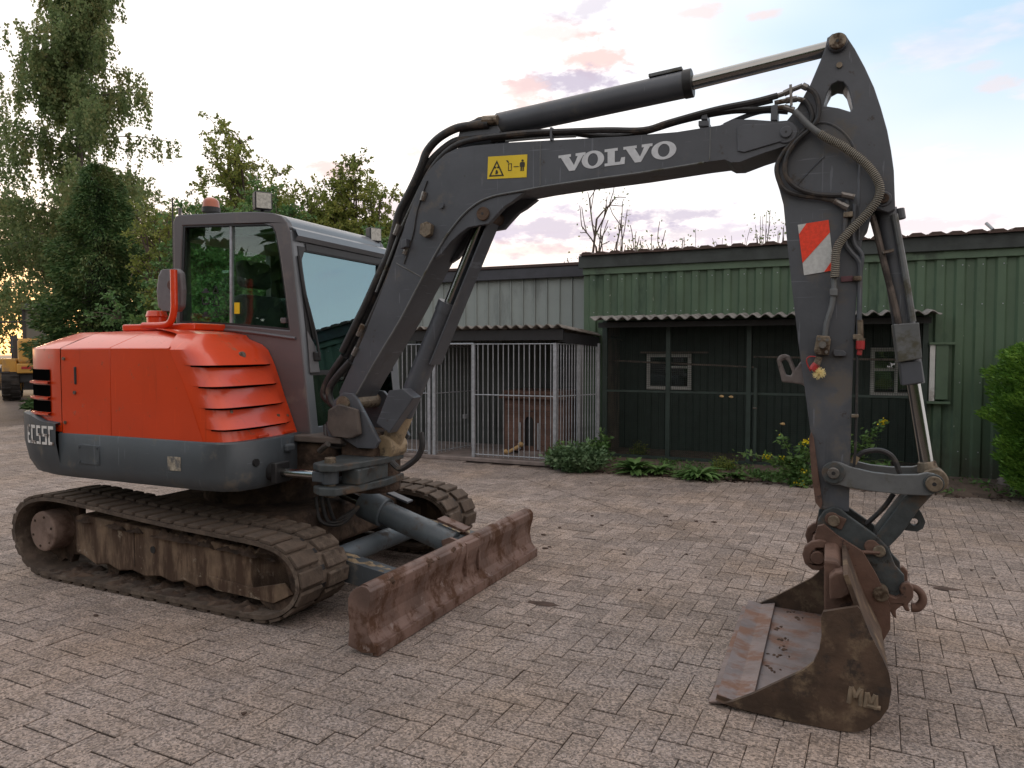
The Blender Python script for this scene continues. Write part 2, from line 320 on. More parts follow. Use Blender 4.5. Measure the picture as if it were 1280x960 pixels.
LF_THU = leafmat("thuja_spray", [(.035, .095, .012), (.09, .21, .025), (.19, .34, .05)], .25, 3)
LF_WEED = leafmat("weed_leaf", [(.05, .11, .03), (.10, .19, .055), (.17, .27, .09)], .25, 6)
LF_MUG = leafmat("grey_green_leaf", [(.055, .105, .045), (.12, .20, .095), (.20, .29, .16)], .2, 6)
PETAL = leafmat("yellow_petal", [(.62, .50, .02), (.78, .66, .03)], .2, 8)
STALK = M("green_stalk", (.10, .16, .05), .6, var=.3, scale=9, bump=0)


# ------------------------------------------------------------------ mesh helpers
class B:
    def __init__(s): s.v = []; s.f = []
    def add(s, vs, fs):
        o = len(s.v); s.v += [tuple(p) for p in vs]; s.f += [tuple(o + i for i in f) for f in fs]; return s
    def box(s, x0, x1, y0, y1, z0, z1):
        return s.add([(x, y, z) for z in (z0, z1) for y in (y0, y1) for x in (x0, x1)],
                     [(0, 2, 3, 1), (4, 5, 7, 6), (0, 1, 5, 4), (2, 6, 7, 3), (0, 4, 6, 2), (1, 3, 7, 5)])
    def obox(s, c, ax, ay, az):
        c = Vector(c); ax, ay, az = Vector(ax), Vector(ay), Vector(az)
        return s.add([c + ax * i + ay * j + az * k for k in (-1, 1) for j in (-1, 1) for i in (-1, 1)],
                     [(0, 2, 3, 1), (4, 5, 7, 6), (0, 1, 5, 4), (2, 6, 7, 3), (0, 4, 6, 2), (1, 3, 7, 5)])
    def bar(s, p, q, w, h, up=(0, 0, 1)):
        p, q = Vector(p), Vector(q); d = (q - p); l = d.length; d = d / l
        sd = d.cross(Vector(up))
        if sd.length < 1e-4: sd = d.cross(Vector((0, 1, 0)))
        sd.normalize(); u = sd.cross(d)
        return s.obox((p + q) / 2, d * l / 2, sd * w / 2, u * h / 2)
    def prism(s, poly, a, b, axis='y', holes=()):
        loops = [list(poly)] + [list(h) for h in holes]
        flat = [p for l in loops for p in l]
        tri = tessellate_polygon([[Vector((p[0], p[1], 0)) for p in l] for l in loops])
        def mk(p, t): return (p[0], t, p[1]) if axis == 'y' else ((p[0], p[1], t) if axis == 'z' else (t, p[0], p[1]))
        n = len(flat); vs = [mk(p, a) for p in flat] + [mk(p, b) for p in flat]
        fs = []
        if not holes:
            fs += [tuple(range(n)), tuple(range(2 * n - 1, n - 1, -1))]
            # n-gons are fine when convex enough; use triangles when concave
            fs = [tuple(t) for t in tri] + [tuple(n + i for i in reversed(t)) for t in tri]
        else:
            fs = [tuple(t) for t in tri] + [tuple(n + i for i in reversed(t)) for t in tri]
        o = 0
        for l in loops:
            k = len(l)
            for i in range(k):
                j = (i + 1) % k; fs.append((o + i, o + j, n + o + j, n + o + i))
            o += k
        return s.add(vs, fs)
    def cyl(s, p, q, r, r2=None, n=20, cap=True):
        p, q = Vector(p), Vector(q); d = (q - p).normalized(); r2 = r if r2 is None else r2
        u = d.orthogonal().normalized(); v = d.cross(u)
        vs = []
        for c, rr in ((p, r), (q, r2)):
            vs += [c + (u * math.cos(2 * math.pi * i / n) + v * math.sin(2 * math.pi * i / n)) * rr for i in range(n)]
        fs = [(i, (i + 1) % n, n + (i + 1) % n, n + i) for i in range(n)]
        if cap: fs += [tuple(range(n - 1, -1, -1)), tuple(range(n, 2 * n))]
        return s.add(vs, fs)
    def ring(s, p, q, r, ri, n=24):
        p, q = Vector(p), Vector(q); d = (q - p).normalized(); u = d.orthogonal().normalized(); v = d.cross(u)
        vs = []
        for c in (p, q):
            for rr in (r, ri):
                vs += [c + (u * math.cos(2 * math.pi * i / n) + v * math.sin(2 * math.pi * i / n)) * rr for i in range(n)]
        fs = []
        for i in range(n):
            j = (i + 1) % n
            fs += [(i, j, 2 * n + j, 2 * n + i), (n + j, n + i, 3 * n + i, 3 * n + j), (j, i, n + i, n + j), (2 * n + i, 2 * n + j, 3 * n + j, 3 * n + i)]
        return s.add(vs, fs)
    def tube(s, pts, r, n=8, sub=5, closed=False):
        pts = [Vector(p) for p in pts]
        if sub > 1 and len(pts) > 2:
            q = []
            for i in range(len(pts) - 1):
                p0 = pts[max(i - 1, 0)]; p1 = pts[i]; p2 = pts[i + 1]; p3 = pts[min(i + 2, len(pts) - 1)]
                for k in range(sub):
                    t = k / sub
                    q.append(.5 * ((2 * p1) + (p2 - p0) * t + (2 * p0 - 5 * p1 + 4 * p2 - p3) * t * t + (3 * p1 - p0 - 3 * p2 + p3) * t ** 3))
            q.append(pts[-1]); pts = q
        m = len(pts); rs = r if isinstance(r, (list, tuple)) else None
        u = None; vs = []
        for i, p in enumerate(pts):
            d = (pts[min(i + 1, m - 1)] - pts[max(i - 1, 0)]).normalized()
            u = d.orthogonal() if u is None else (u - d * u.dot(d))
            if u.length < 1e-5: u = d.orthogonal()
            u.normalize(); v = d.cross(u)
            rr = (rs[0] + (rs[1] - rs[0]) * i / (m - 1)) if rs else r
            vs += [p + (u * math.cos(2 * math.pi * k / n) + v * math.sin(2 * math.pi * k / n)) * rr for k in range(n)]
        fs = [(i * n + k, i * n + (k + 1) % n, (i + 1) * n + (k + 1) % n, (i + 1) * n + k) for i in range(m - 1) for k in range(n)]
        fs += [tuple(range(n - 1, -1, -1)), tuple(range((m - 1) * n, m * n))]
        return s.add(vs, fs)
    def grid(s, rows, close=False):
        m = len(rows); n = len(rows[0]); vs = [p for r in rows for p in r]
        fs = [(i * n + j, i * n + (j + 1) % n, (i + 1) * n + (j + 1) % n, (i + 1) * n + j) for i in range(m - 1) for j in range(n if close else n - 1)]
        return s.add(vs, fs)
    def ball(s, c, rx, ry, rz, nu=14, nv=8, z0=-1., jit=0.):
        rows = []
        for i in range(nv + 1):
            t = math.asin(z0) + (math.pi / 2 - math.asin(z0)) * i / nv
            rows.append([(c[0] + rx * math.cos(t) * math.cos(2 * math.pi * j / nu) * (1 + jit * random.uniform(-1, 1)),
                          c[1] + ry * math.cos(t) * math.sin(2 * math.pi * j / nu) * (1 + jit * random.uniform(-1, 1)),
                          c[2] + rz * math.sin(t)) for j in range(nu)])
        return s.grid(rows, True)
ORG = {}
def O(name, b, mat, parent=None, smooth=False, bevel=0., label=None, kind=None, cat=None, group=None, org=None, fix=True):
    if parent is not None: og = Vector(ORG[parent.name])
    elif org is not None: og = Vector(org)
    else:
        a = np.array(b.v, dtype=float); og = Vector(((a[:, 0].min() + a[:, 0].max()) / 2, (a[:, 1].min() + a[:, 1].max()) / 2, a[:, 2].min()))
    me = bpy.data.meshes.new(name)
    me.from_pydata([(p[0] - og[0], p[1] - og[1], p[2] - og[2]) for p in b.v], [], b.f)
    if fix:
        bm = bmesh.new(); bm.from_mesh(me); bmesh.ops.recalc_face_normals(bm, faces=bm.faces); bm.to_mesh(me); bm.free()
    me.materials.append(mat)
    if smooth:
        me.shade_smooth(); me.set_sharp_from_angle(angle=R(38))
    o = bpy.data.objects.new(name, me); COL.objects.link(o)
    if parent is not None: o.parent = parent
    else: o.location = og
    ORG[o.name] = tuple(og)
    if bevel:
        md = o.modifiers.new("edge", 'BEVEL'); md.width = bevel; md.segments = 2; md.limit_method = 'ANGLE'; md.angle_limit = R(40)
    if label: o['label'] = label
    if kind: o['kind'] = kind
    if cat: o['category'] = cat
    if group: o['group'] = group
    return o
def thing(name, label, cat, loc, group=None, kind=None):
    o = bpy.data.objects.new(name, None); COL.objects.link(o); o.location = loc; ORG[o.name] = tuple(loc)
    o.empty_display_size = .2
    if kind: o['kind'] = kind
    else: o['label'] = label; o['category'] = cat
    if group: o['group'] = group
    return o
def copy_part(src, parent, mat4=None, dloc=(0, 0, 0)):
    c = src.copy(); COL.objects.link(c); c.parent = parent
    if mat4 is not None: c.matrix_local = mat4
    else: c.location = Vector(src.location) + Vector(dloc)
    ORG[c.name] = tuple(Vector(ORG[src.name]) + Vector(dloc))
    return c
def copy_tree(src, dloc, label=None):
    c = src.copy(); COL.objects.link(c); c.location = Vector(src.location) + Vector(dloc); ORG[c.name] = tuple(Vector(ORG[src.name]) + Vector(dloc))
    if label: c['label'] = label
    for ch in list(src.children):
        k = ch.copy(); COL.objects.link(k); k.parent = c
        for g in list(ch.children):
            q = g.copy(); COL.objects.link(q); q.parent = k
    return c
def circ(cx, cz, r, n=16, a0=0, a1=360):
    full = abs(a1 - a0) >= 360
    k = n if full else n - 1
    return [(cx + r * math.cos(R(a0 + (a1 - a0) * i / k)), cz + r * math.sin(R(a0 + (a1 - a0) * i / k))) for i in range(n)]
def lerp(a, b, t): return tuple(x + (y - x) * t for x, y in zip(a, b))

# ------------------------------------------------------------------ ground and paving
g = B(); S = 400.
g.add([(-S, -60, -.014), (S, -60, -.014), (S, S, -.014), (-S, S, -.014)], [(0, 1, 2, 3)])
O("ground", g, JOINT, kind='structure', org=(0, 0, 0), fix=False)
paving = thing("paving", None, None, (0, 0, 0), kind='structure')
UW = .105
def paver_bm(L, W, jx, jy):
    """a block with softly rounded top edge; its sides keep the joint dirt"""
    b = B(); c = .0030; h = .03
    x0, x1, y0, y1 = -L / 2 + jx, L / 2 - jx, -W / 2 + jy, W / 2 - jy
    r0 = [(x0, y0, -h), (x1, y0, -h), (x1, y1, -h), (x0, y1, -h)]
    r1 = [(x0, y0, -c), (x1, y0, -c), (x1, y1, -c), (x0, y1, -c)]
    r2 = [(x0 + c * .6, y0 + c, 0), (x1 - c * .6, y0 + c, 0), (x1 - c * .6, y1 - c, 0), (x0 + c * .6, y1 - c, 0)]
    b.grid([r0, r1, r2], True); b.f.append((8, 9, 10, 11)); return b
th = R(-3.0); ct, st = math.cos(th), math.sin(th)
fw = (-math.sin(R(23.7)), math.cos(R(23.7))); rt = (math.cos(R(23.7)), math.sin(R(23.7)))
cand = []
for a in range(-150, 80):
    for bb in range(-20, 130):
        k = (a - bb) % 4
        if k == 0: cx, cy, ang = (a + 1) * UW, (bb + .5) * UW, 0.
        elif k == 3: cx, cy, ang = (a + .5) * UW, (bb + 1) * UW, math.pi / 2
        else: continue
        x = ct * cx - st * cy; y = st * cx + ct * cy + .0
        if y > 8.75 and x > -4.6: continue
        if y > 11.5: continue
        d = x * fw[0] + y * fw[1]; l = x * rt[0] + y * rt[1]
        if d < 1.6 or abs(l) > d * .80 + .6: continue
        cand.append((d, l, x, y, ang))
cand.sort()
vis = [c for c in cand if c[0] > 2.42 and abs(c[1]) < c[0] * .705]
near = set(id(c) for c in vis[:298])
pbs = (paver_bm(2 * UW, UW, .0012, .0031), paver_bm(2 * UW, UW, .0031, .0012))
rest = B(); first = [None, None]
def pmat(c):
    dz = random.gauss(0, .0011)
    return Matrix.Translation((c[2], c[3], dz)) @ Euler((random.gauss(0, .006), random.gauss(0, .004), c[4] + th + random.gauss(0, .007))).to_matrix().to_4x4()
for c in cand:
    m = pmat(c); k = 1 if c[4] > 1 else 0
    if id(c) in near:
        if first[k] is None:
            first[k] = O("paver", pbs[k], PAVE, paving); first[k].matrix_local = m
        else: copy_part(first[k], paving, m)
    else:
        rest.add([m @ Vector(p) for p in pbs[k].v], pbs[k].f)
field = O("paver_field", rest, PAVE, paving, kind='stuff', fix=False)
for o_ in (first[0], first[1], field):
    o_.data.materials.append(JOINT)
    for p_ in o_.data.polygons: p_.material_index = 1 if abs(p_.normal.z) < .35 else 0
# straight wider joint that crosses the paving from the kennel to the right
seam = B(); pa, pc = Vector((-3.64, 8.17, .002)), Vector((2.2, 3.42, .002))
sdv = (pc - pa).normalized(); sn = Vector((-sdv.y, sdv.x, 0)) * .0042
seam.add([pa - sn, pc - sn, pc + sn, pa + sn], [(0, 1, 2, 3)])
O("paving_seam", seam, SOIL, kind='structure', fix=False)
# soil strip along the sheds
sb = B(); rows = []
for i in range(61):
    x = -3.5 + i * .16
    y0 = 8.85 - .10 * math.sin(x * 2.1) - .06 * math.sin(x * 5.3 + 1)
    if x < -2.9: y0 = 8.98
    rows.append([(x, y0 - .02 + random.uniform(-.03, .03), -.006), (x, y0 + .06, .016 + random.uniform(0, .012)), (x, y0 + .3, .03 + random.uniform(0, .02)), (x, y0 + .7, .05 + random.uniform(0, .03)), (x, 9.86, .05)])
sb.grid(rows); O("soil_strip", sb, SOIL, kind='structure', smooth=True)

# ------------------------------------------------------------------ sheds
def trap(x0, x1, y, z0, z1, pitch, d, flat=.5, slope=.12):
    """trapezoid-profile sheet facing -Y"""
    pr = []; x = x0
    while x < x1 - 1e-6:
        pr += [(x, y), (x + pitch * (1 - flat - slope), y), (x + pitch * (1 - flat), y - d), (x + pitch * (1 - slope), y - d)]
        x += pitch
    pr.append((min(x, x1 + pitch), y))
    pr = [p for p in pr if p[0] <= x1 + 1e-6]
    b = B(); b.grid([[(p[0], p[1], z0) for p in pr], [(p[0], p[1], z1) for p in pr]]); return b
gs = thing("green_shed", "long green corrugated metal shed with brown tiled roof edge behind the bucket arm", "shed", (1.0, 9.8, 0))
for n_, (xa, xb, za, zb) in enumerate(((-3.2, 6.8, 1.93, 2.66), (-3.2, -2.9, .03, 1.93), (1.0, 6.8, .03, 1.93))):
    O("wall_sheet", trap(xa, xb, 9.8, za, zb, .2, .03), GREENW, gs, fix=False)
sc_ = B()
for i in range(50):
    for z in (2.50, 2.05, 1.15, .35):
        if z < 1.9 and -2.9 < -3.2 + i * .2 + .03 < 1.05: continue
        sc_.cyl((-3.2 + i * .2 + .155, 9.762, z), (-3.2 + i * .2 + .155, 9.772, z), .007, n=6)
O("screw_head", sc_, GALV, gs, kind='stuff')
b = B().box(-3.2, 6.8, 9.745, 9.80, 2.575, 2.675); O("trim_board", b, GREENT, gs, bevel=.004)
b = B().box(-3.25, 6.8, 9.70, 9.742, 2.665, 2.835); O("fascia_board", b, FASCIA, gs, bevel=.006)
b = B(); b.add([(-3.22, 9.70, 2.83), (6.8, 9.70, 2.83), (6.8, 15, 3.25), (-3.22, 15, 3.25)], [(0, 1, 2, 3)]); O("roof", b, TILE, gs)
# roof tiles along the eave: S profile ends standing over the fascia
tb = B(); n = 8
top = [(-.085 + .17 * i / n, .030 + .014 * math.sin(math.pi * i / n)) for i in range(n + 1)]
bot = [(p[0], p[1] - .022) for p in top]
poly = [(-.10, .008), ] + [(-.085, .0)] + [(-.062, .022), (-.05, .030), (.04, .030), (.052, .022), (.085, .004), (.10, .0), (.10, -.014), (-.10, -.014)]
tb.prism(poly, 0, .34)
t0 = None
for i in range(50):
    m = Matrix.Translation((-3.12 + i * .2 - 1.0, 9.655 - 9.8, 2.848 + random.uniform(-.004, .004))) @ Euler((R(5), random.uniform(-.02, .02), random.uniform(-.015, .015))).to_matrix().to_4x4()
    if t0 is None:
        t0 = O("roof_tile", tb, TILE, gs); t0.data.transform(Matrix.Translation(Vector(ORG[gs.name]))); t0.matrix_local = m
    else: copy_part(t0, gs, m)
b = B().cyl((1.62, 9.66, 2.87), (1.56, 9.70, 2.95), .018, n=10); O("vent_stub", b, GALV, gs)
# recess of the aviary in the shed front
b = B(); b.add([(-2.9, 9.8, .05), (-2.9, 10.6, .05), (-2.9, 10.6, 1.95), (-2.9, 9.8, 1.95)], [(0, 1, 2, 3)]); O("recess_side_panel", b, PLY, gs)
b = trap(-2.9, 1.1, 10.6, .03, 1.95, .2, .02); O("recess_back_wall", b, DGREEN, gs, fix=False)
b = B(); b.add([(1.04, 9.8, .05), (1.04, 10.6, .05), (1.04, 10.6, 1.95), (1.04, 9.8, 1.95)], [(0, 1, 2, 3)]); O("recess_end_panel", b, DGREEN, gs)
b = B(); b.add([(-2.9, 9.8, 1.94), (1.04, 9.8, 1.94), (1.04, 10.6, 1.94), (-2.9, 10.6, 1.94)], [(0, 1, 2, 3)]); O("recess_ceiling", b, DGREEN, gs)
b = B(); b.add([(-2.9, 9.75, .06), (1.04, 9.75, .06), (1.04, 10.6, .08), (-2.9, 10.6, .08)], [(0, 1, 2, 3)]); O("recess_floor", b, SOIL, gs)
def window(x0, x1, z0, z1, y, mull, extra=None, lab=None):
    w_ = B().prism([(x0, z0), (x1, z0), (x1, z1), (x0, z1)], y - .05, y, holes=[[(x0 + .05, z0 + .05), (mull - .02, z0 + .05), (mull - .02, z1 - .05), (x0 + .05, z1 - .05)], [(mull + .02, z0 + .05), (x1 - .05, z0 + .05), (x1 - .05, z1 - .05), (mull + .02, z1 - .05)]])
    f = O("window", w_, WFRAME, gs, bevel=.004, label=lab)
    O("pane", B().box(x0 + .05, mull - .02, y - .03, y - .024, z0 + .05, z1 - .05), GLASSW, f)
    O("pane", B().box(mull + .02, x1 - .05, y - .03, y - .024, z0 + .05, z1 - .05), GLASSW, f)
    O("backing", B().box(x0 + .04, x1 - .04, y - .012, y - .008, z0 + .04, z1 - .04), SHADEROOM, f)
    return f
f = window(-2.47, -1.83, .96, 1.48, 10.56, -2.16, lab="small white window with a faded red curtain behind the mesh")
cb = B(); cb.grid([[(-2.41 + i * .01, 10.553 - .004 * math.sin(i * 1.3), z) for i in range(22)] for z in (1.02, 1.42)]); O("curtain", cb, CURTAIN, f)
O("sash_bar", B().box(-2.13, -1.89, 10.51, 10.53, 1.27, 1.30), WFRAME, f)
f = window(.46, .98, .93, 1.56, 10.56, .76, lab="white window behind the mesh at the right end of the cage")
O("sash_bar", B().box(.51, .74, 10.51, 10.53, 1.26, 1.29), WFRAME, f)
O("window_shelf", B().box(-2.55, -1.6, 10.44, 10.57, 1.485, 1.51), PLY, gs)
O("white_jamb", B().box(1.045, 1.10, 9.72, 9.768, .93, 1.6), WFRAME, gs, bevel=.003)
O("shutter", B().box(1.105, 1.235, 9.71, 9.766, .95, 1.585), GREENT, gs, bevel=.006)
O("head_board", B().box(1.03, 1.29, 9.69, 9.768, 1.587, 1.615), GREENT, gs, bevel=.003)
O("sill_board", B().box(1.02, 1.26, 9.69, 9.768, .90, .928), GREENT, gs, bevel=.003)

def wavy_sheet(x0, x1, y0, z0, y1, z1, pitch, amp, th_, step=8):
    n = int((x1 - x0) / pitch * step); b = B(); rows = []
    xs = [x0 + (x1 - x0) * i / n for i in range(n + 1)]
    def wv(x): return amp * math.cos(2 * math.pi * (x - x0) / pitch)
    loop = [[(x, y0, z0 + wv(x)) for x in xs], [(x, y1, z1 + wv(x)) for x in xs], [(x, y1, z1 + wv(x) - th_) for x in xs], [(x, y0, z0 + wv(x) - th_) for x in xs], [(x, y0, z0 + wv(x)) for x in xs]]
    b.grid(loop)
    for e in (0, n):
        k = [r * (n + 1) + e for r in range(4)]; b.f.append(tuple(k))
    return b
av = thing("aviary_cage", "dark green wire mesh cage front under a wavy grey canopy in the green shed", "cage", (-.9, 9.75, 0))
O("canopy_sheet", wavy_sheet(-2.93, 1.10, 9.22, 1.945, 9.80, 1.99, .146, .022, .012), FIBRO, av, smooth=True)
O("canopy_beam", B().box(-2.9, 1.03, 9.5, 9.56, 1.83, 1.90), BLACK, av)
for x in (-2.875, -2.0, -.97, .05, 1.0):
    w_ = .03 if x != -2.875 else .035
    O("post", B().box(x - w_, x + w_, 9.735, 9.79, .03, 1.93), DGREEN, av, bevel=.004)
O("gate_frame", B().box(-.90, -.865, 9.715, 9.75, .1, 1.3), DGREEN, av)
O("gate_frame", B().box(-.91, -.86, 9.70, 9.715, .78, .80), STEEL, av)
for z, r in ((.97, .016), (.08, .02), (1.88, .02)):
    O("rail", B().box(-2.9, 1.03, 9.738, 9.77, z - r, z + r), DGREEN, av)
O("perch_rod", B().cyl((-2.85, 10.1, 1.38), (-.95, 10.2, 1.30), .012, n=8), PLY, av)
O("perch_rod", B().cyl((-.95, 10.1, 1.44), (1.0, 10.2, 1.40), .014, n=8), PLY, av)
wm = B(); x = -2.84
while x < 1.0:
    wm.box(x - .0016, x + .0016, 9.752, 9.755, .08, 1.88); x += .026
z = .1
while z < 1.88:
    wm.box(-2.87, 1.0, 9.7555, 9.7585, z - .0016, z + .0016); z += .026
O("wire_mesh", wm, DGREEN, av, kind='stuff', fix=False)
for x, z in ((-1.30, .93), (-1.18, .925), (-.55, .60)):
    O("leaf_scrap", B().ball((x, 9.73, z), .03, .012, .018, 8, 4, jit=.3), BONE, av)

gr = thing("grey_shed", "pale grey ribbed metal shed wall left of the green shed behind the kennel", "shed", (-5.2, 10.4, 0))
b = B(); pr = []
x = -6.75
while x < -3.2:
    pr += [(x, 10.4), (x + .155, 10.4), (x + .163, 10.375), (x + .177, 10.375), (x + .185, 10.4)]; x += .2
b.grid([[(p[0], p[1], .05) for p in pr], [(p[0], p[1], 2.66) for p in pr]]); O("wall_sheet", b, GREYW, gr, fix=False)
O("fascia_board", B().box(-6.8, -3.36, 10.30, 10.37, 2.62, 2.78), M("dark_slate_trim", (.045, .047, .058), .6), gr, bevel=.006)
O("roof_edge", B().box(-6.85, -3.36, 10.28, 14, 2.785, 2.83), M("brown_roof_edge", (.06, .035, .03), .7), gr, bevel=.006)
O("side_wall", B().box(-6.76, -6.72, 10.42, 14, .05, 2.66), GREYW, gr)

# ------------------------------------------------------------------ kennel
kn = thing("dog_kennel", "galvanised barred dog kennel under a mossy wavy roof against the grey shed", "kennel", (-4.6, 9.3, 0))
KF = 8.94
O("floor_slab", B().prism([(-6.4, KF - .06), (-3.27, KF - .06), (-2.92, 9.72), (-3.21, 9.74), (-3.21, 10.36), (-6.4, 10.36)], .0, .055, axis='z'), CONC, kn, bevel=.01)
O("back_sheet", trap(-6.6, -3.25, 10.36, .055, 1.8, .12, .02, flat=.25, slope=.2), DARKW, kn, fix=False)
O("side_sheet", B().box(-3.28, -3.262, 9.8, 10.36, .06, 1.7), DARKW, kn)
rs_ = wavy_sheet(-6.6, -3.17, KF - .10, 1.845, 10.38, 1.70, .146, .022, .012); rs_.v = [(p[0] + (p[1] - KF + .1) * .24, p[1], p[2]) for p in rs_.v]
O("roof_sheet", rs_, FIBROD, kn, smooth=True)
O("roof_beam", B().box(-6.5, -3.2, KF + .0, KF + .05, 1.66, 1.80), BLACK, kn)
O("roof_beam", B().bar((-3.26, KF + .055, 1.70), (-2.97, 9.72, 1.64), .05, .13), BLACK, kn)
def post(x, y, z0=.055, z1=1.62, r=.022): O("post", B().box(x - r, x + r, y - r, y + r, z0, z1), GALV, kn, bevel=.003)
for x in (-3.31, -4.50, -5.12, -5.20, -6.25): post(x, KF)
post(-3.13, 9.36); post(-2.955, 9.70)
def rail(p, q, r=.0075): O("rail", B().cyl(p, q, r, n=8), GALV, kn)
barm = None
def bars(p, q, n, z0, z1, r=.0065):
    global barm
    for i in range(n):
        x, y = lerp(p, q, (i + .5) / n)
        if barm is None:
            barm = O("bar", B().cyl((x, y, z0), (x, y, z1), r, n=8, cap=False), GALV, kn, smooth=True); bars.o = (x, y)
        else:
            copy_part(barm, kn, None, (x - bars.o[0], y - bars.o[1], 0))
bars((-4.47, KF), (-3.33, KF), 15, .07, 1.615)
bars((-3.30, KF + .03), (-2.965, 9.68), 15, .07, 1.615)
bars((-6.22, KF), (-5.22, KF), 13, .07, 1.615)
bars((-5.12, KF + .03), (-4.93, 9.9), 11, .09, 1.58)   # gate swung inwards
for z in (.10, .92, 1.61):
    rail((-4.5, KF - .008, z), (-3.31, KF - .008, z)); rail((-3.312, KF, z), (-2.957, 9.70, z)); rail((-6.25, KF - .008, z), (-5.2, KF - .008, z))
    rail((-5.12, KF, min(z, 1.58)), (-4.93, 9.9, min(z, 1.58)))
rail((-5.2, KF, 1.615), (-4.5, KF, 1.615), .014)
O("lock_plate", B().box(-4.99, -4.95, 9.55, 9.62, .52, .58), GALV, kn)

dh = thing("dog_house", "brown plank dog house with an arched doorway inside the barred kennel", "dog house", (-3.85, 9.85, .055))
dx0, dx1, dy0, dy1 = -4.28, -3.42, 9.55, 10.25
zz = .09
for i in range(9):
    h = .083
    if .12 < zz < .62:
        for (a, c) in ((dx0, -4.01), (-3.82, dx1)):
            O("plank", B().box(a, c, dy0 - .02 + random.uniform(-.003, .003), dy0, zz, zz + h - .004), PLANK, dh)
    else: O("plank", B().box(dx0, dx1, dy0 - .02 + random.uniform(-.003, .003), dy0, zz, zz + h - .004), PLANK, dh)
    zz += h
ar = [(-4.02, .09), (-3.81, .09), (-3.81, .66), (-4.02, .66)]
hole = [(-3.985, .12), (-3.845, .12), (-3.845, .52)] + circ(-3.915, .52, .07, 8, 10, 170) + [(-3.985, .52)]
O("door_surround", B().prism(ar, dy0 - .032, dy0 - .004, holes=[hole]), PLANK, dh)
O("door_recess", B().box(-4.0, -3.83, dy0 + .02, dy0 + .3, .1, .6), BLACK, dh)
for x in (-4.05, -3.775): O("door_strip", B().box(x - .012, x + .012, dy0 - .045, dy0 - .033, .12, .50), GALV, dh)
O("threshold", B().box(-4.03, -3.66, dy0 - .14, dy0 - .02, .056, .10), CONC, dh)
for x in (dx0 - .022, dx1 + .002): O("side_panel", B().box(x, x + .02, dy0 - .02, dy1, .06, .84), PLANK, dh)
O("roof_board", B().box(dx0 - .07, dx1 + .07, dy0 - .10, dy1, .842, .90), PLANK, dh, bevel=.005)
O("roof_board", B().box(dx0 - .04, dx1 + .04, dy0 - .06, dy1, .902, .955), PLANK, dh, bevel=.005)
bn = B().tube([(-4.20, 9.36, .075), (-4.15, 9.38, .10), (-4.07, 9.42, .15), (-4.02, 9.45, .185)], [.022, .026], 10); bn.ball((-4.015, 9.45, .195), .045, .04, .04, 10, 6); bn.ball((-4.205, 9.355, .095), .035, .035, .035, 10, 6)
O("chew_bone", bn, BONE, smooth=True, label="big yellowish chewed dog bone leaning by the dog house doorway", cat="dog bone")


# ------------------------------------------------------------------ excavator
ex = thing("excavator", "orange and dark grey tracked mini excavator with raised boom and big rusty bucket", "excavator", (-3.7, 4.0, 0))
def P_(name, b, mat, par=ex, **k): return O(name, b, mat, par, **k)
BY0, BY1 = 3.66, 3.90      # boom
AY0, AY1 = 3.69, 3.87      # arm
# --- undercarriage (yawed a little towards the camera)
UC = Vector((-3.7, 4.05, 0)); UM = Matrix.Translation(UC) @ Matrix.Rotation(R(-1.7), 4, 'Z') @ Matrix.Translation(-UC)
def yaw(b):
    b.v = [tuple(UM @ Vector(p)) for p in b.v]; return b
def smooth_path(pts, n):
    q = []; m = len(pts)
    for i in range(m):
        p0, p1, p2, p3 = (np.array(pts[(i + k) % m]) for k in (-1, 0, 1, 2))
        for k in range(8):
            t = k / 8
            q.append(.5 * (2 * p1 + (p2 - p0) * t + (2 * p0 - 5 * p1 + 4 * p2 - p3) * t * t + (3 * p1 - p0 - 3 * p2 + p3) * t ** 3))
    q = np.array(q); d = np.r_[0, np.cumsum(np.linalg.norm(np.roll(q, -1, 0) - q, axis=1))]
    tt = np.linspace(0, d[-1], n, endpoint=False); qq = np.vstack([q, q[:1]])
    return np.c_[np.interp(tt, d, qq[:, 0]), np.interp(tt, d, qq[:, 1])]
TP = [(-4.72, .012), (-4.3, .012), (-3.8, .012), (-3.3, .012), (-2.92, .012), (-2.74, .035), (-2.60, .115), (-2.535, .225), (-2.56, .34), (-2.65, .425), (-2.80, .468),
      (-3.10, .485), (-3.5, .50), (-3.9, .522), (-4.3, .548), (-4.65, .562), (-4.87, .525), (-5.0, .44), (-5.055, .31), (-5.02, .18), (-4.90, .065)]
from mathutils import noise as mnoise
def mud_heap(b, base, nu, nv, amp, fr, off, up=(0, 0, 1), thr=-.25):
    """a crust of dried mud: only the patches where the noise is high stay"""
    up = Vector(up); H = []; V = []
    for i in range(nu + 1):
        for k in range(nv + 1):
            u, v = i / nu, k / nv; p = Vector(base(u, v))
            h = mnoise.fractal(p * fr + Vector((off, off * 2, 0)), .8, 2.1, 5) * .9
            h = (h - thr); e = min(1, u * 12, (1 - u) * 12, v * 5 + .1, (1 - v) * 5 + .1)
            h = h * amp(u, v) * e - .004; H.append(h); V.append(tuple(p + up * h))
    F = []
    for i in range(nu):
        for k in range(nv):
            q = (i * (nv + 1) + k, i * (nv + 1) + k + 1, (i + 1) * (nv + 1) + k + 1, (i + 1) * (nv + 1) + k)
            if max(H[j] for j in q) > 0: F.append(q)
    b.add(V, F)
